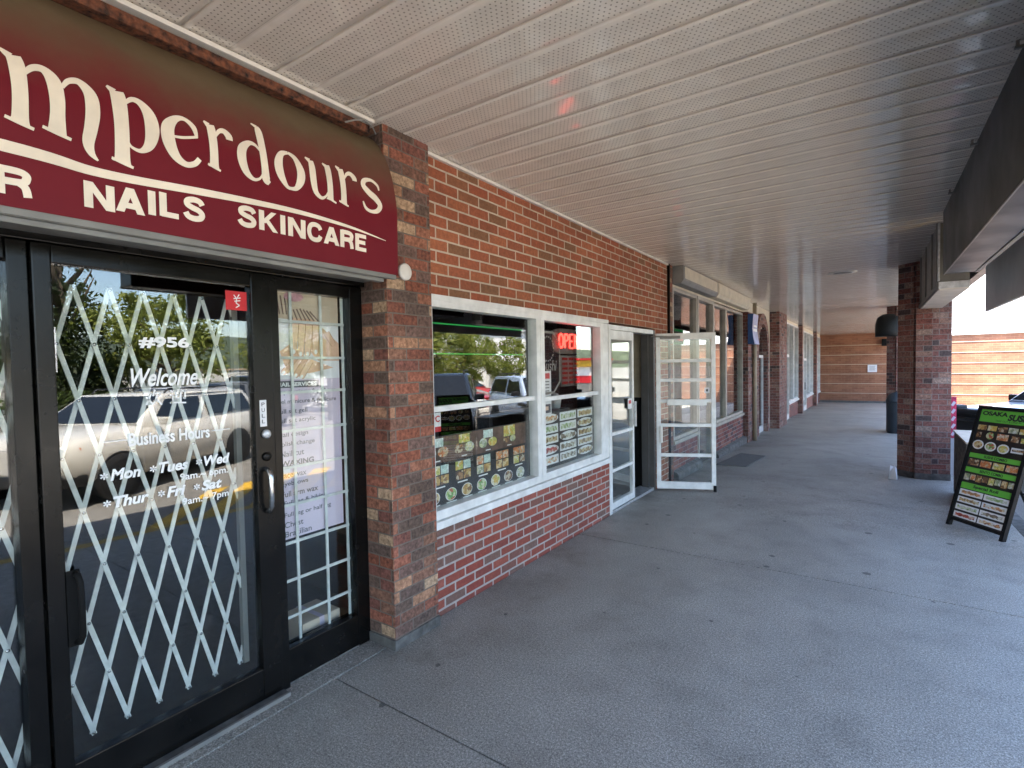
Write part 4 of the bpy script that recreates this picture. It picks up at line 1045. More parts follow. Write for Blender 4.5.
mb = MB(); mb.box(-2.4115, -2.4105, 2.505, 2.625, 1.215, 1.345, 0); mb.box(-2.411, -2.41, 2.505, 2.625, 1.215, 1.25, 1); put_text(mb, 'JPC', lambda u, v: (-2.4098, u, v), 2.515, 2.615, 1.268, 1.325, 1, bold=.03)
tag(mb.build('sticker', [M['paper'], M['red']], off=(-2.411, 2.56, 1.215), fix=False), 'white and red sticker with red letters just above the bento menu board', 'sticker')
# chairs/shelf inside
cb = thing('display_counter', 'dark counter with pale cups behind the sushi roll poster', 'counter', (-3., 4.7, 0))
MB().box(-3.2, -2.75, 4.2, 5.1, 0, 1.18).build('cabinet', M['board'], cb, bevel=.01)
mb = MB(); mb.lathe((-2.85, 4.95, 1.18), [(.05, 0), (.065, .1), (.06, .1)], 14); mb.lathe((-2.85, 4.95, 1.29), [(.06, 0), (.03, .05), (.0, .06)], 14); mb.build('cup', M['paper'], cb)
ds = thing('delivery_sign', 'small white paper sign on the shut glass door of the sushi shop', 'sign', (-2.36, 5.85, 1.2))
mb = MB(); mb.box(-2.3615, -2.3605, 5.80, 5.92, 1.12, 1.24, 0); mb.box(-2.3605, -2.36, 5.82, 5.9, 1.18, 1.22, 1); mb.build('sheet', [M['paper'], M['red']], ds)

# green framed OPEN sign in shop 2
os_ = thing('led_sign', 'red OPEN sign in a green glowing frame behind the window past the open door', 'sign', (-2.45, 7.95, 2.05))
MB().box(-2.47, -2.45, 7.62, 8.36, 1.92, 2.18).build('backing', M['board'], os_)
mb = MB(); P4 = [(7.66, 1.95), (8.32, 1.95), (8.32, 2.15), (7.66, 2.15)]
mb.tube([(-2.442, *p) for p in P4 + P4[:1]], .012, 6); mb.build('frame', M['neon_green'], os_)
mb = MB(); put_text(mb, 'OPEN', lambda u, v: (-2.446, u, v), 7.75, 8.24, 2.0, 2.1, 0, bold=.02); mb.build('letters', M['neon'], os_, fix=False)
# beige shutter boxes above shop 2
for i, (a, b) in enumerate(((7.46, 9.46), (9.5, 12.35))):
    sb = thing('shutter_box', ['beige roller shutter box above the window nearest the open door', 'beige roller shutter box, the farther of the two, above the tall windows'][i], 'shutter box', (-2.25, (a + b) / 2, 2.8), 'roller shutter boxes')
    MB().prism([(-2.359, 2.78), (-2.23, 2.78), (-2.19, 2.83), (-2.19, 3.026), (-2.359, 3.026)], 1, a, b).build('casing', M['cream'] if i else M['grey_metal'], sb, bevel=.003)
    MB().box(-2.188, -2.184, a + .06, b - .06, 2.85, 3.015).build('cover_panel', M['cream'], sb)
# blue box sign by the arch
bs = thing('box_sign', 'small blue and pale violet curved box sign on the pilaster before the brick arch', 'sign', (-2.2, 12.7, 2.06))
pr_ = smooth_prof([(-2.249, 2.7), (-2.135, 2.7), (-2.15, 2.55), (-2.16, 2.38), (-2.145, 2.2), (-2.115, 2.04), (-2.249, 2.04)], 1)
MB().prism(pr_, 1, 12.38, 12.99).build('casing', M['blue'], bs)
mb = MB()
for (a, b), (c, d) in zip(pr_[1:5], pr_[2:6]): mb.quad((a + .004, 12.39, b), (a + .004, 12.98, b), (c + .004, 12.98, d), (c + .004, 12.39, d), 0)
mb.box(-2.158, -2.147, 12.45, 12.9, 2.32, 2.38, 1); mb.box(-2.157, -2.145, 12.5, 12.85, 2.42, 2.46, 1)
mb.build('face', [M['blue_pale'], M['vinyl']], bs, fix=False)
# coloured posters in the far small window
tag(MB().box(-2.45, -2.44, 13.02, 13.5, .5, 1.5).build('window_poster', food('faded poster', [(.6, .6, .62), (.3, .45, .55), (.6, .25, .35), (.7, .7, .68)], 6), off=(-2.45, 13.4, .5)), 'faded colourful poster inside the small window under the blue sign', 'poster')
tag(MB().box(-2.155 + .0, -2.0, 9.0, 10.7, -.062, -.055 + .012).build('door_mat', M['matcloth'], off=(-2.1, 9.8, -.06)) if False else MB().add([(-2.15, 9.05, zg(9.05) + .004), (-1.68, 9.12, zg(9.12) + .004), (-1.6, 10.5, zg(10.5) + .004), (-2.06, 10.62, zg(10.62) + .004), (-2.15, 9.05, zg(9.05) + .016), (-1.68, 9.12, zg(9.12) + .016), (-1.6, 10.5, zg(10.5) + .016), (-2.06, 10.62, zg(10.62) + .016)], [(0, 3, 2, 1), (4, 5, 6, 7), (0, 1, 5, 4), (1, 2, 6, 5), (2, 3, 7, 6), (3, 0, 4, 7)]).build('door_mat', M['matcloth'], off=(-1.9, 9.8, -.08)), 'thin grey mat lying on the walkway before the second shop door', 'mat')
# ------------------------------------------------------------------ posts along the walkway edge
def post(y, label):
    p = thing('brick_post', label, 'brick post', (.62, y, zg(y)), 'brick posts along the walkway edge')
    oy = y - 9.42
    poly = [(.312, 9.615), (.485, 9.455), (.497, 9.475), (.512, 9.412), (.70, 9.412), (.70, 9.44), (.915, 9.49), (.93, 9.80), (.72, 9.98), (.5, 9.98), (.32, 9.82)]
    poly = [(a, b + oy) for a, b in poly]
    mb = MB(); mb.prism(poly, 2, zg(y) - .2, 3.1); mb.build('shaft', M['brick_dark'], p, bevel=.004)
    c = Vector((.62, y + .27)); 
    mb = MB(); mb.prism([tuple(c + (Vector(q) - c) * 1.012) for q in poly], 2, zg(y) - .2, zg(y) + .09); mb.build('base', M['concrete_trim'], p, bevel=.006)
post(9.42, 'brick post nearest the camera, its bricks dark on the walkway side, beside the sandwich board')
post(16.75, 'second brick post, behind the nearest one, with a black bell lamp and a bin')
post(-3.2, 'brick post standing behind the camera at the walkway edge')

# sign boxes under the canopy edge
bx = thing('sign_box', 'long dark bronze sign box hanging along the ceiling edge at upper right', 'sign box', (.6, 4.2, 2.44), 'sign boxes along the canopy edge')
mb = MB(); mb.prism([(.55, 2.445), (.79, 2.445), (.79, 3.09), (.545, 3.09)], 1, 1.95, 6.42); mb.build('casing', M['bronze'], bx, bevel=.006)
for y in (3.18, 4.43, 5.6):
    mb = MB(); mb.box(.505, .545, y - .01, y + .01, 2.996, 3.006); mb.box(.51, .522, y - .006, y + .006, 3.006, 3.032)
    mb.build('bracket', M['grey_metal'], bx)
mb = MB(); mb.box(.775, .805, 1.95, 6.42, 2.438, 2.46); mb.box(.552, .56, 1.95, 6.42, 2.437, 2.447); mb.build('edge_trim', M['grey_metal'], bx)
bx = thing('sign_box', 'grey panelled sign box with pale end plate, in front of the nearest brick post', 'sign box', (.62, 8.4, 2.36), 'sign boxes along the canopy edge')
mb = MB(); mb.box(.552, .80, 6.92, 9.96, 2.37, 3.10); mb.build('casing', M['grey_metal'], bx, bevel=.005)
mb = MB()
for y in (6.93, 7.5, 8.3, 9.1, 9.93): mb.box(.536, .552, y - .015, y + .015, 2.38, 3.03)
mb.box(.54, .551, 6.93, 9.95, 2.371, 2.41); mb.build('panel_trim', M['grey_metal'], bx, bevel=.002)
mb = MB(); mb.box(.556, .80, 6.9, 6.918, 2.362, 2.43); mb.box(.545, .562, 6.86, 6.915, 2.44, 3.025); mb.build('end_plate', M['galv'], bx, bevel=.002)
mb = MB(); mb.box(.56, .80, 6.92, 9.95, 2.355, 2.369); mb.build('soffit_strip', M['white_trim'], bx)
bx = thing('hanging_sign', 'plain grey sheet metal sign panel hanging on the outer canopy edge at far right', 'sign panel', (1.22, 6., 2.24))
mb = MB(); mb.box(1.2, 1.235, 2.7, 9.06, 2.245, 3.098); mb.build('sheet', M['pale_sheet'], bx, bevel=.003)
mb = MB()
for y in (3., 5., 7., 8.9): mb.box(1.236, 1.27, y - .03, y + .03, 2.3, 3.098)
mb.build('batten', M['grey_metal'], bx)

# ceiling light, bell lamp, end wall fittings
cl = thing('ceiling_light', 'round unlit recessed light in the perforated ceiling', 'ceiling light', (-.39, 9.78, 3.02))
MB().lathe((-.39, 9.78, 3.02), [(.0, .0), (.16, .0), (.19, .006), (.2, .012)], 32).build('trim_ring', M['white_trim'], cl); MB().lathe((-.39, 9.78, 3.013), [(0, 0), (.1, .002), (.13, .006)], 28).build('lens', M['grey_metal'], cl)
lm = thing('bell_lamp', 'black bell shaped lamp housing on the second brick post', 'lamp', (.33, 16.5, 2.24))
MB().lathe((.33, 16.5, 2.24), [(.27, .0), (.275, .12), (.27, .32), (.23, .48), (.12, .56), (.0, .58)], 28).build('shade', M['panel_black'], lm)
MB().box(.30, .38, 16.6, 16.95, 2.45, 2.53).build('arm', M['panel_black'], lm)
bn = thing('litter_bin', 'blue grey round litter bin standing against the second brick post', 'bin', (.5, 16.45, zg(16.45)))
MB().lathe((.5, 16.45, zg(16.45)), [(.17, 0), (.19, .05), (.2, .75), (.21, .78)], 28).build('body', M['bin'], bn)
MB().lathe((.5, 16.45, zg(16.45) + .78), [(.215, 0), (.21, .06), (.15, .2), (.05, .26), (0, .27)], 28).build('lid', M['bin'], bn)
wl = thing('wall_speaker', 'small black box fixed high on the orange end wall', 'speaker', (.52, 32.9, 2.35))
MB().box(.40, .64, 32.72, 32.95, 2.34, 2.70).build('case', M['panel_black'], wl, bevel=.01); MB().box(.42, .62, 32.71, 32.722, 2.36, 2.68).build('grille', M['dark_rubber'], wl)
nt_ = thing('notice', 'square white notice on the orange end wall', 'notice', (.01, 32.98, 1.0))
MB().box(-.19, .21, 32.975, 33.0, 1.0, 1.38).build('sheet', M['paper'], nt_); 
mb = MB()
for i in range(5): mb.box(-.12, .14 - .03 * (i % 2), 32.97, 32.974, 1.3 - i * .05, 1.315 - i * .05)
mb.build('lettering', M['greyink'], nt_)
mb = MB(); pts = [(.2, 9.22, 0), (.30, 9.16, 0), (.31, 9.30, 0), (.22, 9.33, 0), (.215, 9.2, .11), (.27, 9.17, .2), (.30, 9.27, .15), (.225, 9.31, .18)]
mb.add([(a, b, zg(9.2) + c) for a, b, c in pts], [(0, 3, 2, 1), (0, 1, 5, 4), (1, 2, 6, 5), (2, 3, 7, 6), (3, 0, 4, 7), (4, 5, 6), (4, 6, 7)])
tag(mb.build('paper_bag', M['paper'], off=(.26, 9.25, zg(9.25))), 'crumpled white paper bag on the ground at the foot of the nearest brick post', 'paper bag')

# ------------------------------------------------------------------ sandwich board
A = Vector((.621, 6.751, zg(6.75))); E = Vector((.594, -.804, 0)); NB = Vector((.804, .594, 0)); UPV = Vector((.2162 + 0., .1597, .9632)).normalized()
NF = E.cross(UPV); NF = NF if NF.dot(NB) < 0 else -NF      # towards the viewer
B = lambda u, v, d=0.: A + E * u + UPV * v + NF * d
ab = thing('sandwich_board', 'black sandwich board with green headings and sushi photos, leaning back by the brick post', 'sandwich board', tuple(A + E * .3))
def slab(mb, u0, u1, v0, v1, d0, d1, mi=0):
    mb.obox(B((u0 + u1) / 2, (v0 + v1) / 2, (d0 + d1) / 2), E * (u1 - u0) / 2, UPV * (v1 - v0) / 2, NF * (d1 - d0) / 2, mi)
mb = MB(); slab(mb, .0, .035, 0, 1.235, -.03, .006); slab(mb, .55, .585, 0, 1.235, -.03, .006); slab(mb, .035, .55, 1.205, 1.235, -.03, .005); slab(mb, .035, .55, .06, .088, -.03, .005)
mb.build('frame', M['panel_black'], ab, bevel=.003)
mb = MB(); slab(mb, .035, .55, .088, 1.205, -.02, -.006); mb.build('panel', M['board'], ab)
mb = MB(); q = lambda u0, u1, v0, v1, d, mi: mb.quad(B(u0, v0, d), B(u1, v0, d), B(u1, v1, d), B(u0, v1, d), mi)
d1, d2, d3 = -.0045, -.0035, -.0025
for v0, v1 in ((1.078, 1.20), (.712, .757), (.565, .612), (.395, .455)): q(.037, .548, v0, v1, d1, 0)
T_ = lambda u, v: B(u, v, d2)
put_text(mb, 'OSAKA', T_, .055, .31, 1.143, 1.186, 1, bold=.05); put_text(mb, 'SUSHI', T_, .315, .545, 1.108, 1.172, 1, bold=.05, shear=.15)
put_text(mb, 'TAKE OUT & DINE IN', T_, .2, .45, 1.090, 1.106, 1)
put_text(mb, 'SUSHI COMBO', T_, .19, .42, .722, .748, 1, bold=.03); put_text(mb, 'BENTO COMBO', T_, .19, .42, .575, .602, 1, bold=.03); put_text(mb, 'Special Roll', T_, .17, .42, .408, .445, 1, bold=.03)
def dsc(u, v, ru, rv, d, mi, k=16): mb.add([B(u + ru * math.cos(2 * math.pi * i / k), v + rv * math.sin(2 * math.pi * i / k), d) for i in range(k)], [tuple(range(k))], mi)
for i in range(5): q(.045 + i * .103, .135 + i * .103, .995, 1.045 - (i % 2) * .0, d1, (6, 3, 8, 7, 3)[i])
q(.05, .10, .92, .97, d1, 8); dsc(.19, .945, .04, .035, d1, 5); q(.26, .37, .915, .975, d1, 4); q(.40, .47, .915, .97, d1, 8); q(.49, .54, .915, .96, d1, 3)
for i, c in enumerate((6, 5, 3)): dsc(.095 + i * .128, .845 - i * .004, .058, .046, d1, 2); dsc(.095 + i * .128, .845 - i * .004, .045, .034, d2, c)
q(.425, .545, .815, .865, d1, 2); q(.435, .54, .83, .85, d2, 8)
for i, c in enumerate((8, 4, 3, 4)): q(.045 + i * .127, .155 + i * .127, .635, .695, d1, c)
for i in range(8): q(.045 + i * .0635, .10 + i * .0635, .48 + (i % 2) * .01, .545, d1, (7, 4, 6, 8, 3, 7, 6, 7)[i])
for r in range(4):
    for c in range(2):
        u0, v0 = .042 + c * .256, .33 - r * .076; u1, v1 = u0 + .245, v0 + .056
        q(u0, u1, v0, v1, d1, 2)
        n_ = 10; pts = [(u0 + .02 + .205 * i / n_, v0 + .042 + .005 * math.sin(i * 1.9 + r)) for i in range(n_ + 1)] + [(u0 + .225 - .205 * i / n_, v0 + .014 + .005 * math.sin(i * 2.3 + c)) for i in range(n_ + 1)]
        mb.add([B(a, b, d2) for a, b in pts], [tuple(range(len(pts)))], (9, 11, 10, 9, 11, 13, 12, 9)[r * 2 + c])
mb.build('menu_print', [M['green'], M['ink'], M['vinyl']] + FD[:6] + FROLL, ab, fix=False)
mb = MB()   # rear frame of the A
top = [B(.0175, 1.2, -.03), B(.5675, 1.2, -.03)]
for i, tpt in enumerate(top):
    ft = Vector((tpt.x + NB.x * .55, tpt.y + NB.y * .55, zg(7)))
    mb.tube([tpt, ft], .014, 6)
ft0 = Vector((top[0].x + NB.x * .42, top[0].y + NB.y * .42, .27)); ft1 = Vector((top[1].x + NB.x * .42, top[1].y + NB.y * .42, .27))
mb.tube([ft0, ft1], .012, 6)
mb.build('rear_leg', M['panel_black'], ab)
rp = [Vector((t_.x + NB.x * s, t_.y + NB.y * s, zz)) for t_, s, zz in ((top[0], .06, 1.09), (top[1], .06, 1.09), (top[1], .41, .29), (top[0], .41, .29))]
mb = MB(); mb.add(rp + [p + Vector((.01, .008, 0)) for p in rp], [(0, 1, 2, 3), (7, 6, 5, 4), (0, 4, 5, 1), (1, 5, 6, 2), (2, 6, 7, 3), (3, 7, 4, 0)]); mb.build('rear_panel', M['post_grey'], ab)

# slatted planter box with a white lid board, pink wrapped post
pl = thing('planter_box', 'weathered slatted box with a white board on top, behind the sandwich board', 'planter', (1.0, 8.05, zg(8)))
mb = MB()
for i in range(7): mb.box(.86, .88, 7.55 + i * .15, 7.69 + i * .15, zg(8), .70)
for i in range(4): mb.box(.88 + i * .09, .96 + i * .09, 7.55, 7.57, zg(8), .70); mb.box(.88 + i * .09, .96 + i * .09, 8.57, 8.59, zg(8), .70)
mb.box(1.2, 1.22, 7.55, 8.59, zg(8) - .1, .70)
mb.build('slats', M['wood'], pl, bevel=.003)
MB().add([(.85, 7.5, .705), (1.24, 7.5, .705), (1.24, 8.62, .72), (.85, 8.62, .72), (.85, 7.5, .725), (1.24, 7.5, .725), (1.24, 8.62, .74), (.85, 8.62, .74)], [(0, 3, 2, 1), (4, 5, 6, 7), (0, 1, 5, 4), (1, 2, 6, 5), (2, 3, 7, 6), (3, 0, 4, 7)]).build('lid', M['sand'], pl, bevel=.003)
pk = thing('flag_post', 'pale grey post wrapped in magenta printed cloth beside the nearest brick post', 'post', (.985, 10., zg(10)))
MB().box(.958, 1.016, 10.0, 10.06, zg(10) - .02, .47).build('pole', M['post_grey'], pk, bevel=.004)
mb = MB(); mb.box(.952, 1.024, 9.99, 10.07, .47, 1.08, 0)
for i in range(5): mb.quad((.96, 9.985, .52 + i * .11), (.985, 9.985, .50 + i * .11), (1.018, 9.985, .56 + i * .11), (.99, 9.985, .58 + i * .11), 1)
mb.build('wrap', [M['pink'], M['lilac']], pk)

# ------------------------------------------------------------------ vehicles
def car(name, label, cat, pos, head, paintm, L=4.6, Wd=1.82, H=1.5, kind='sedan', group='vehicles in the parking lot', lamp=True, bumper=None, wheel_r=.33):
    root = thing(name, label, cat, (0, 0, 0), group)
    hw = Wd / 2; b = .24
    if kind == 'sedan':   st = [(0., .62, .68, .80), (.12, .5, .72, .9), (.6, .26, .84, .97), (1.35, .24, .96, 1.), (2.3, .24, .98, 1.), (3.5, .24, 1.0, 1.), (4.2, .28, 1.02, .96), (4.5, .42, .98, .9), (4.6, .6, .9, .82)]; gh = [(1.3, .97, .9), (2.05, H - .02, .72), (2.7, H, .73), (3.3, H - .04, .7), (4.0, 1.03, .86)]
    elif kind == 'hatch': st = [(0., .6, .68, .82), (.12, .48, .74, .92), (.6, .25, .88, .98), (1.15, .24, .97, 1.), (2.3, .24, 1., 1.), (3.4, .24, 1.02, 1.), (3.85, .3, 1.02, .95), (4., .5, .98, .88)]; gh = [(1.05, .98, .9), (1.8, H - .02, .75), (2.6, H, .76), (3.4, H - .06, .72), (3.9, 1.03, .84)]
    else:                 st = [(0., .55, .86, .82), (.1, .42, .98, .93), (.45, .32, 1.06, .99), (1.35, .3, 1.12, 1.), (2.3, .3, 1.13, 1.), (3.8, .3, 1.14, 1.), (4.45, .34, 1.13, .98), (4.6, .5, 1.08, .93)]; gh = [(1.3, 1.11, .93), (1.95, H - .02, .8), (2.8, H, .82), (4.2, H - .03, .8), (4.55, 1.14, .9)]
    sc = L / st[-1][0]
    mb = MB(); ring = []
    for (x, z0, z1, wf) in st:
        w_ = hw * wf; zm = z0 + (z1 - z0) * .55
        ring.append([(x * sc, -w_ * .9, z0), (x * sc, -w_, z0 + .1), (x * sc, -w_, zm), (x * sc, -w_ * .96, z1 - .05), (x * sc, -w_ * .86, z1), (x * sc, 0, z1 + .025),
                     (x * sc, w_ * .86, z1), (x * sc, w_ * .96, z1 - .05), (x * sc, w_, zm), (x * sc, w_, z0 + .1), (x * sc, w_ * .9, z0)])
    n = 11; vs = [p for r in ring for p in r]
    mb.add(vs, [(i * n + j, i * n + (j + 1) % n, (i + 1) * n + (j + 1) % n, (i + 1) * n + j) for i in range(len(ring) - 1) for j in range(n)], 0, True)
    mb.add(ring[0], [tuple(range(n))], 0); mb.add(ring[-1], [tuple(range(n))[::-1]], 0)
    g = []
    for (x, z, wf) in gh: g.append([(x * sc, -hw * wf, z), (x * sc, -hw * wf * .93, z + .03), (x * sc, hw * wf * .93, z + .03), (x * sc, hw * wf, z)])
    base = [[(x * sc, -hw * .93, min(z, gh[0][1])) for (x, z, wf) in gh], [(x * sc, hw * .93, min(z, gh[0][1])) for (x, z, wf) in gh]]
    vs = [p for r in g for p in r]
    mb.add(vs, [(i * 4 + j, i * 4 + j + 1, (i + 1) * 4 + j + 1, (i + 1) * 4 + j) for i in range(len(g) - 1) for j in range(3)], 0, True)
    zb = gh[0][1] - .03
    for sg in (-1, 1):   # cabin sides
        P = [(x * sc, sg * hw * wf, z) for (x, z, wf) in gh]
        mb.add(P + [(gh[-1][0] * sc, sg * hw * .95, zb), (gh[0][0] * sc, sg * hw * .95, zb)], [tuple(range(len(P) + 2))], 0)
    mb.build('body', PT[paintm], root)
    # glazing: windscreen, rear window, side windows (proud of the cabin by 6 mm)
    def lerp(a, b_, t_): return Vector(a) + (Vector(b_) - Vector(a)) * t_
    def pane(A_, B_, C_, D_, nm, m_=.07, out=.008):
        c = (A_ + B_ + C_ + D_) / 4; nrm = (B_ - A_).cross(D_ - A_).normalized()
        if nrm.dot(c - Vector((L / 2, 0, .8))) < 0: nrm = -nrm
        q = [p + (c - p) * m_ + nrm * out for p in (A_, B_, C_, D_)]
        q2 = [p - nrm * .02 for p in q]
        MB().add(q + q2, [(0, 1, 2, 3), (0, 4, 5, 1), (1, 5, 6, 2), (2, 6, 7, 3), (3, 7, 4, 0)]).build(nm, M['carglass'], root)
    V = lambda i, s: Vector((gh[i][0] * sc, s * hw * gh[i][2], gh[i][1]))
    pane(V(0, -1), V(0, 1), V(1, 1), V(1, -1), 'windscreen', .1, .034)
    pane(V(-1, -1), V(-1, 1), V(-2, 1), V(-2, -1), 'rear_window', .12, .034)
    for s in (-1, 1):
        lo = lambda t_: Vector((gh[0][0] * sc + (gh[-1][0] - gh[0][0]) * sc * t_, s * hw * .95, gh[0][1] + .03))
        mid = (gh[2][0] - gh[0][0]) / (gh[-1][0] - gh[0][0])
        a0 = lerp(V(0, s), V(1, s), .06); a1 = V(1, s) - Vector((0, 0, .05)); b1 = V(2, s) - Vector((0, 0, .06)); c1 = V(3, s) - Vector((0, 0, .05)); c0 = lo(.97)
        pane(lo(.07), lo(mid - .02), b1, a1, 'side_window', .05, .012)
        pane(lo(mid + .02), lo(.93), c1, b1 + Vector((.06, 0, 0)), 'side_window', .06, .012)
    for x in (.82, L - .86):
        for s in (-1, 1):
            mb = MB(); mb.lathe((x, s * (hw - .0), .0), [(wheel_r * 1.07, -.10 * s), (wheel_r * 1.07, .006 * s)], 24, 0, 1); 
            ar = mb.build('wheel_arch', M['plastic'], root); ar.location.z = wheel_r
            wh = MB().lathe((x, s * (hw - .1), wheel_r), [(wheel_r * .62, -.1), (wheel_r * .95, -.1), (wheel_r, -.07), (wheel_r, .09), (wheel_r * .95, .115), (wheel_r * .62, .115)] if s > 0 else [(wheel_r * .62, -.115), (wheel_r * .95, -.115), (wheel_r, -.09), (wheel_r, .07), (wheel_r * .95, .1), (wheel_r * .62, .1)], 28, 0, 1).build('wheel', M['tyre'], root)
            mb = MB(); yy = s * (hw + .005)
            mb.lathe((x, yy, wheel_r), [(wheel_r * .62, 0), (wheel_r * .56, -.03 * s), (wheel_r * .2, -.015 * s), (0, -.01 * s)], 24, 1, 1)
            for k in range(5):
                a = 2 * math.pi * k / 5; d = Vector((math.cos(a), 0, math.sin(a)))
                mb.obox(Vector((x, yy - .004 * s, wheel_r)) + d * wheel_r * .34, d * wheel_r * .27, Vector((0, .01, 0)), d.cross(Vector((0, 1, 0))) * .035, 0)
            mb.build('rim', [M['rim'], M['plastic']], wh)
    zl = st[1][2] - .1
    for s in (-1, 1):
        hl = MB().obox((.11, s * hw * .68, zl - .02), Vector((.06, .02 * s, 0)), Vector((-.02 * s, hw * .19, 0)) * 1., Vector((0, 0, .075))).build('headlight', M['lamp_w'], root, bevel=.02)
        MB().obox((.2, s * hw * .88, zl - .02), Vector((.07, .03 * s, 0)), Vector((-.01, .02, 0)), Vector((0, 0, .06))).build('indicator', M['lamp_o'], hl)
        MB().obox((L - .06, s * hw * .76, st[-2][2] - .12), Vector((.05, 0, 0)), Vector((0, hw * .15, 0)), Vector((0, 0, .08 if kind != 'suv' else .16))).build('tail_light', M['lamp_r'], root, bevel=.015)
        MB().obox((gh[0][0] * sc + .28, s * (hw + .09), gh[0][1] + .06), Vector((.05, .02 * s, 0)), Vector((0, .1, 0)), Vector((0, 0, .065))).build('mirror', M['plastic'] if bumper else PT[paintm], root, bevel=.025)
    mb = MB(); mb.box(.03, .1, -hw * .42, hw * .42, zl - .12, zl + .04)
    for i in range(5): mb.box(.015, .03, -hw * .42 + .02, hw * .42 - .02, zl - .11 + i * .032, zl - .1 + i * .032)
    mb.build('grille', M['plastic'], root)
    mb = MB(); e = .0 if not bumper else .14
    mb.prism([(-e, -hw * .8), (-e, hw * .8), (.2, hw * .97), (.3, hw * .99), (.3, -hw * .99), (.2, -hw * .97)], 2, st[2][1] + .02, st[2][1] + (.2 if not bumper else .3)); mb.build('bumper', M['plastic'] if (bumper or kind == 'suv') else PT[paintm], root, bevel=.03)
    mb = MB(); mb.prism([(L, -hw * .82), (L, hw * .82), (L - .2, hw * .97), (L - .2, -hw * .97)], 2, .36, .6); mb.build('bumper', M['plastic'], root, bevel=.02)
    if bumper:
        mb = MB(); mb.tube([(-.1, -.62, .62), (-.18, -.62, 1.02), (-.18, .62, 1.02), (-.1, .62, .62)], .045, 8); mb.tube([(-.17, -.62, .88), (-.17, .62, .88)], .035, 8); mb.box(-.12, .1, -.45, .45, .62, .86); mb.box(-.1, .02, -.7, .7, .9, 1.04); mb.lathe((-.1, -.62, .74), [(.09, 0), (.1, -.08)], 16, 0, 0); mb.lathe((-.1, .62, .74), [(.09, 0), (.1, -.08)], 16, 0, 0)
        mb.build('bull_bar', M['plastic'], root)
        mb = MB()
        for s in (-1, 1): mb.prism([(.3, s * (hw - .02)), (1.35, s * (hw - .02)), (1.3, s * (hw + .11)), (.36, s * (hw + .11))], 2, .86, .93)
        mb.build('fender_flare', M['plastic'], root, bevel=.015)
        mb = MB(); mb.box(-.04, .16, -.80, -.45, .98, 1.1); mb.box(-.04, .16, .45, .80, .98, 1.1); mb.build('light_bar', M['plastic'], root, bevel=.03)
    if kind == 'suv':
        mb = MB()
        for s in (-1, 1): mb.tube([(2.1 * sc, s * hw * .7, H + .03), (2.2 * sc, s * hw * .7, H + .1), (4.1 * sc, s * hw * .7, H + .09), (4.2 * sc, s * hw * .7, H + .01)], .018, 6)
        mb.build('roof_rail', M['plastic'], root)
    a = math.atan2(-head[1], -head[0])     # local +X runs from nose to tail
    root.location = (pos[0], pos[1], zg(pos[1]) - .16); root.rotation_euler = (0, 0, a)
    return root
HD = (-.82, -.57)
car('parked_suv', 'white boxy off roader parked nose in beside the salon, mirrored in its door', 'car', (4.3, 1.75), (-.5, -.86), 'white', 4.5, 1.84, 1.6, 'suv', wheel_r=.37).scale = (1, 1, .9)
car('parked_suv', 'black off roader parked beside the curb ramp, mirrored in the sushi shop window', 'car', (2.3, 7.3), (-.6, -.8), 'navy', 4.5, 1.85, 1.66, 'suv', wheel_r=.37)
car('parked_suv', 'silver off roader coloured blue for its sky reflection, with black bull bar, nose showing behind the sandwich board', 'car', (1.55, 11.9), HD, 'blue', 4.4, 1.8, 1.62, 'suv', bumper=True, wheel_r=.39)
car('parked_car', 'silver saloon car parked across from the white off roader', 'car', (8.0, 3.3), (-.3, -1.), 'silver', 4.7, 1.82, 1.44, 'sedan')
car('parked_car', 'grey saloon car parked in the row beyond the silver one', 'car', (11.4, 5.8), (-.1, -1.), 'grey', 4.6, 1.8, 1.45, 'sedan')
car('parked_car', 'red hatchback parked far across the lot, mirrored in the larger sushi shop window', 'car', (9.4, 18.6), (-1, .15), 'red', 4., 1.74, 1.5, 'hatch')
car('parked_car', 'white hatchback in the middle of the lot, next to the red hatchback', 'car', (7.2, 15.2), (-1, .1), 'white', 4., 1.74, 1.5, 'hatch')
car('parked_car', 'silver hatchback on the far side of the red hatchback', 'car', (12.6, 22.4), (-1, .1), 'silver', 4.1, 1.76, 1.52, 'hatch')
car('parked_car', 'red saloon car at the back of the lot under the small trees', 'car', (14.2, 26.), (-1, .2), 'red', 4.6, 1.8, 1.44, 'sedan')
car('parked_suv', 'black tall estate car along the hedge at the back of the lot', 'car', (15.5, 9.), (-.1, -1.), 'navy', 4.6, 1.84, 1.66, 'suv', wheel_r=.36)

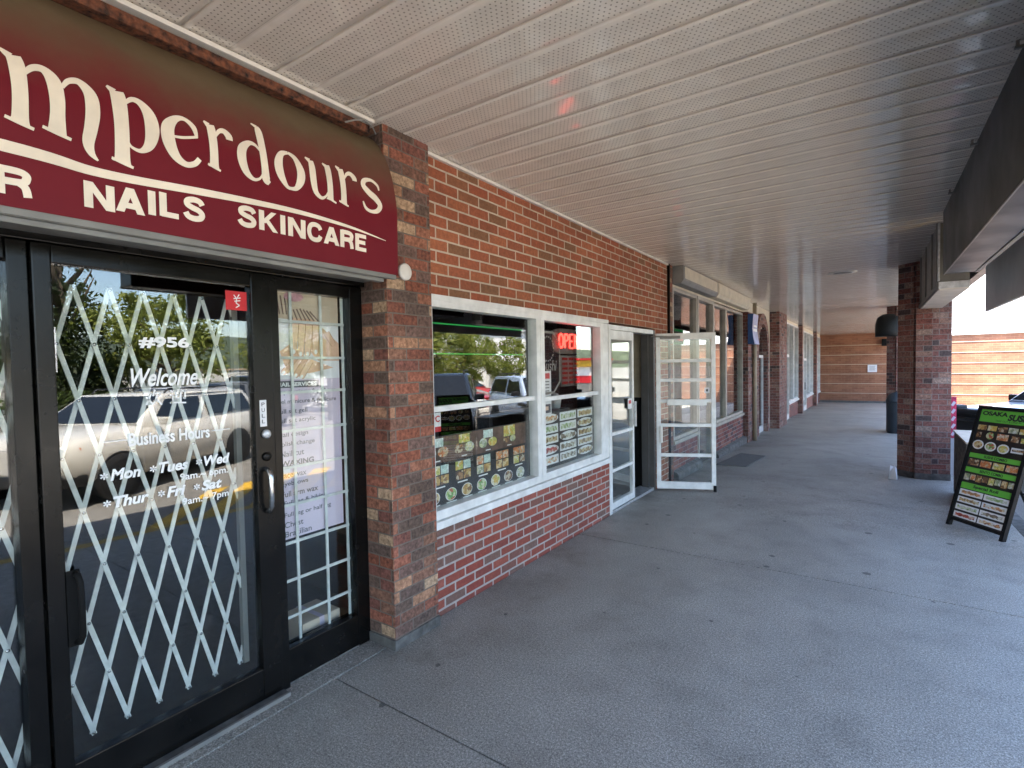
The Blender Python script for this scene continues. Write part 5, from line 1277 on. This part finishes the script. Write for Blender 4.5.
# ------------------------------------------------------------------ trees, hedge, far buildings across the lot
def crown_mesh(mb, c, R, n, size, seed, conical=False):
    rnd = random.Random(seed); clumps = []
    while len(clumps) < 46:
        p = Vector((rnd.uniform(-1, 1), rnd.uniform(-1, 1), rnd.uniform(-1, 1)))
        if conical:
            h = (p.z + 1) / 2; m_ = (1 - h) * .95 + .06
            if math.hypot(p.x, p.y) > m_: continue
        elif p.length > 1 or p.length < .35: continue
        clumps.append((p, rnd.uniform(.12, .3)))
    for i in range(n):
        p, s = clumps[rnd.randrange(len(clumps))]
        q = p + Vector((rnd.gauss(0, 1), rnd.gauss(0, 1), rnd.gauss(0, .8))) * s * .55
        w_ = Vector((c[0] + q.x * R[0], c[1] + q.y * R[1], c[2] + q.z * R[2]))
        a = Vector((rnd.gauss(0, 1), rnd.gauss(0, 1), rnd.gauss(0, 1))).normalized(); b = a.orthogonal().normalized(); b = (Matrix.Rotation(rnd.uniform(0, 6.3), 3, a) @ b)
        e = a.cross(b); s_ = size * rnd.uniform(.6, 1.3)
        mb.add([w_ - b * s_, w_ - e * s_ * .45, w_ + b * s_, w_ + e * s_ * .45], [(0, 1, 2, 3)])
def tree(h, R, leafm, n, size, seed, conical=False, name='tree'):
    root = thing(name, '', 'tree', (0, 0, 0))
    rnd = random.Random(seed + 99)
    mb = MB(); zt = h * (.9 if conical else .62)
    mb.tube([(0, 0, -.3), (.03, .02, h * .2), (-.04, .05, h * .42), (.02, -.03, zt)], [h * .032, h * .026, h * .02, .02], 10)
    for i in range(9):
        a = i * 2.4; z0 = h * (.3 + .035 * i); e = Vector((math.cos(a) * R[0] * .7, math.sin(a) * R[1] * .7, z0 + R[2] * .5))
        mb.tube([(0, 0, z0), (e.x * .45, e.y * .45, z0 + (e.z - z0) * .4), tuple(e)], [h * .013, h * .009, .012], 6)
    mb.build('trunk', M['bark'], root)
    mb = MB(); crown_mesh(mb, (0, 0, h - R[2] * (1.0 if not conical else 1.0)), R, n, size, seed, conical)
    mb.build('crown', M[leafm], root, fix=False)
    return root
protoA = tree(5.6, (2.4, 2.4, 2.1), 'leaf', 9500, .1, 3)
protoB = tree(4.6, (1.9, 2.0, 1.7), 'leaf', 7500, .09, 8)
protoC = tree(9.5, (2.1, 2.1, 4.6), 'leaf_d', 12000, .11, 5, True, 'conifer_tree')
spots = [(protoC, 20.5, 6.6, .2, 1., 'tall dark conifer behind the parked cars across the lot'),
         (protoC, 25., 3.2, 2.2, .92, 'second dark conifer, farther back to the south of the tallest one'),
         (protoA, 18.5, 9.4, .0, 1., 'broad yellow green tree right beside the tall dark conifer'),
         (protoA, 17.5, 14.6, 1.9, .95, 'broad yellow green tree near the middle of the lot edge'),
         (protoB, 13.2, 19.4, .4, 1., 'small round yellow green tree close to the red hatchback'),
         (protoA, 11.5, 15.2, 3.1, .9, 'leafy tree behind the white hatchback, mirrored in the larger window'),
         (protoB, 18.8, 29., 2.5, 1.05, 'small tree by the striped kiosk end of the lot'),
         (protoB, 21., 36.5, 4., 1.1, 'last small tree at the far corner of the lot'),
         (protoA, 19.2, -1.2, 5., 1., 'broad yellow green tree at the near end of the far hedge')]
first = set()
for pr_, x, y, a, s, lab in spots:
    o = pr_ if pr_.name not in first else copy_tree(pr_)
    first.add(pr_.name)
    o.location = (x, y, zg(y) - .18); o.rotation_euler = (0, 0, a); o.scale = (s, s, s)
    o['label'] = lab; o['group'] = 'trees across the parking lot'
hd = thing('hedge', 'clipped green hedge along the far side of the parking lot', 'hedge', (17.2, 8., -.2))
mb = MB(); rnd = random.Random(4)
for i in range(7000):
    w_ = Vector((16.6 + rnd.random() * 1.1, -6 + rnd.random() * 30, 0)); top_ = .95 + .12 * math.sin(w_.y * 1.3) + zg(w_.y)
    w_.z = -.2 + rnd.random() ** .6 * (top_ + .2)
    a = Vector((rnd.gauss(0, 1), rnd.gauss(0, 1), rnd.gauss(0, 1))).normalized(); b = a.orthogonal().normalized(); e = a.cross(b); s_ = rnd.uniform(.06, .13)
    mb.add([w_ - b * s_, w_ - e * s_ * .5, w_ + b * s_, w_ + e * s_ * .5], [(0, 1, 2, 3)])
mb.build('foliage', M['leaf_h'], hd, fix=False)
wa = thing('garden_wall', 'long low white wall behind the hedge across the lot', 'wall', (22., 14., -.3))
MB().box(21.9, 22.1, -8, 48, -.8, 1.7).build('wall', M['stucco'], wa); MB().box(21.85, 22.15, -8, 48, 1.7, 1.78).build('coping', M['band'], wa)
def house(x0, x1, y0, y1, h, m, lab):
    hs = thing('low_building', lab, 'building', (x0, (y0 + y1) / 2, -.6), 'buildings across the parking lot')
    MB().box(x0, x1, y0, y1, -.8, h).build('wall', m, hs)
    MB().prism([(x0 - .4, h), (x1 + .4, h), ((x0 + x1) / 2, h + 1.6)], 1, y0 - .3, y1 + .3).build('roof', M['grey_metal'], hs)
    nwin = int((y1 - y0) / 3)
    for i in range(nwin):
        y = y0 + 1 + i * 3
        for z in ((.5,) if h < 4 else (.5, 3.1)):
            f = MB().box(x0 - .04, x0 - .001, y, y + 1.5, z, z + 1.3).build('window', M['white_al'], hs)
            MB().box(x0 - .05, x0 - .041, y + .08, y + 1.42, z + .08, z + 1.22).build('pane', M['carglass'], f)
house(30, 40, 26, 44, 5.4, M['stucco'], 'white two storey building across the lot with a grey gable roof')
house(33, 43, -10, 4, 3.4, M['band'], 'tan single storey building across the lot behind the conifers')
house(34, 44, 50, 72, 6.2, M['stucco'], 'long pale building at the far end beyond the kiosk')
# striped kiosk, food poster stand
kk = thing('striped_kiosk', 'small kiosk with red, white and yellow bands standing in the lot', 'kiosk', (13., 37., zg(37)))
z0 = zg(37) - .18; ka, kb = 36.2, 39.6
MB().box(13., 15., ka, kb, z0, .25).build('base', M['grey_metal'], kk); MB().box(12.98, 15.02, ka - .02, kb + .02, .25, .8).build('lower_band', M['red'], kk)
MB().box(13., 15., ka, kb, .802, 1.5).build('wall', M['stucco'], kk); MB().box(12.8, 15.2, ka - .2, kb + .2, 1.5, 2.0).build('roof_band', M['yellow'], kk, bevel=.03); MB().box(12.7, 15.3, ka - .3, kb + .3, 2.0, 2.15).build('roof', M['red'], kk)
fs_ = thing('poster_stand', 'upright stand with a long food photo poster on the edge of the lot', 'poster stand', (12.2, 3.9, -.16))
mb = MB(); mb.box(12.2, 12.28, 3.45, 3.52, -.16, 1.8); mb.box(12.2, 12.28, 4.22, 4.29, -.16, 1.8); mb.build('leg', M['grey_metal'], fs_)
mb = MB(); mb.box(12.15, 12.2, 3.4, 4.35, 1.7, 2.85); mb.build('panel', M['paper'], fs_)
mb = MB(); mb.prism([(3.95 + .27 * math.cos(a * .4), 2.28 + .5 * math.sin(a * .4)) for a in range(16)], 0, 12.13, 12.149); mb.build('picture', FD[3], fs_)
lp = thing('street_lamp', 'tall grey lamp post in the middle of the parking lot', 'street lamp', (12., 12.4, -.3))
MB().tube([(12, 12.4, -.35), (12, 12.4, 6.5)], [.09, .05], 10).build('pole', M['grey_metal'], lp); MB().tube([(12, 12.4, 6.4), (11.3, 12.4, 6.7)], .035, 8).build('arm', M['grey_metal'], lp); MB().box(10.7, 11.35, 12.25, 12.55, 6.66, 6.78).build('lamp_head', M['grey_metal'], lp, bevel=.03)
hl_ = MB(); n_ = 40
vs = [(160 + 30 * math.sin(i * .9), -250 + 18 * i, -3) for i in range(n_)] + [(190 + 30 * math.sin(i * .9), -250 + 18 * i, 12 + 6 * noise.noise(Vector((i * .31, 3, 0)))) for i in range(n_)] + [(320, -250 + 18 * i, 20 + 8 * noise.noise(Vector((i * .21, 7, 0)))) for i in range(n_)] + [(330, -250 + 18 * i, -3) for i in range(n_)]
hl_.add(vs, [(k * n_ + i, k * n_ + i + 1, (k + 1) * n_ + i + 1, (k + 1) * n_ + i) for k in range(3) for i in range(n_ - 1)], 0, True)
tag(hl_.build('hills', M['hills']), kind='structure')
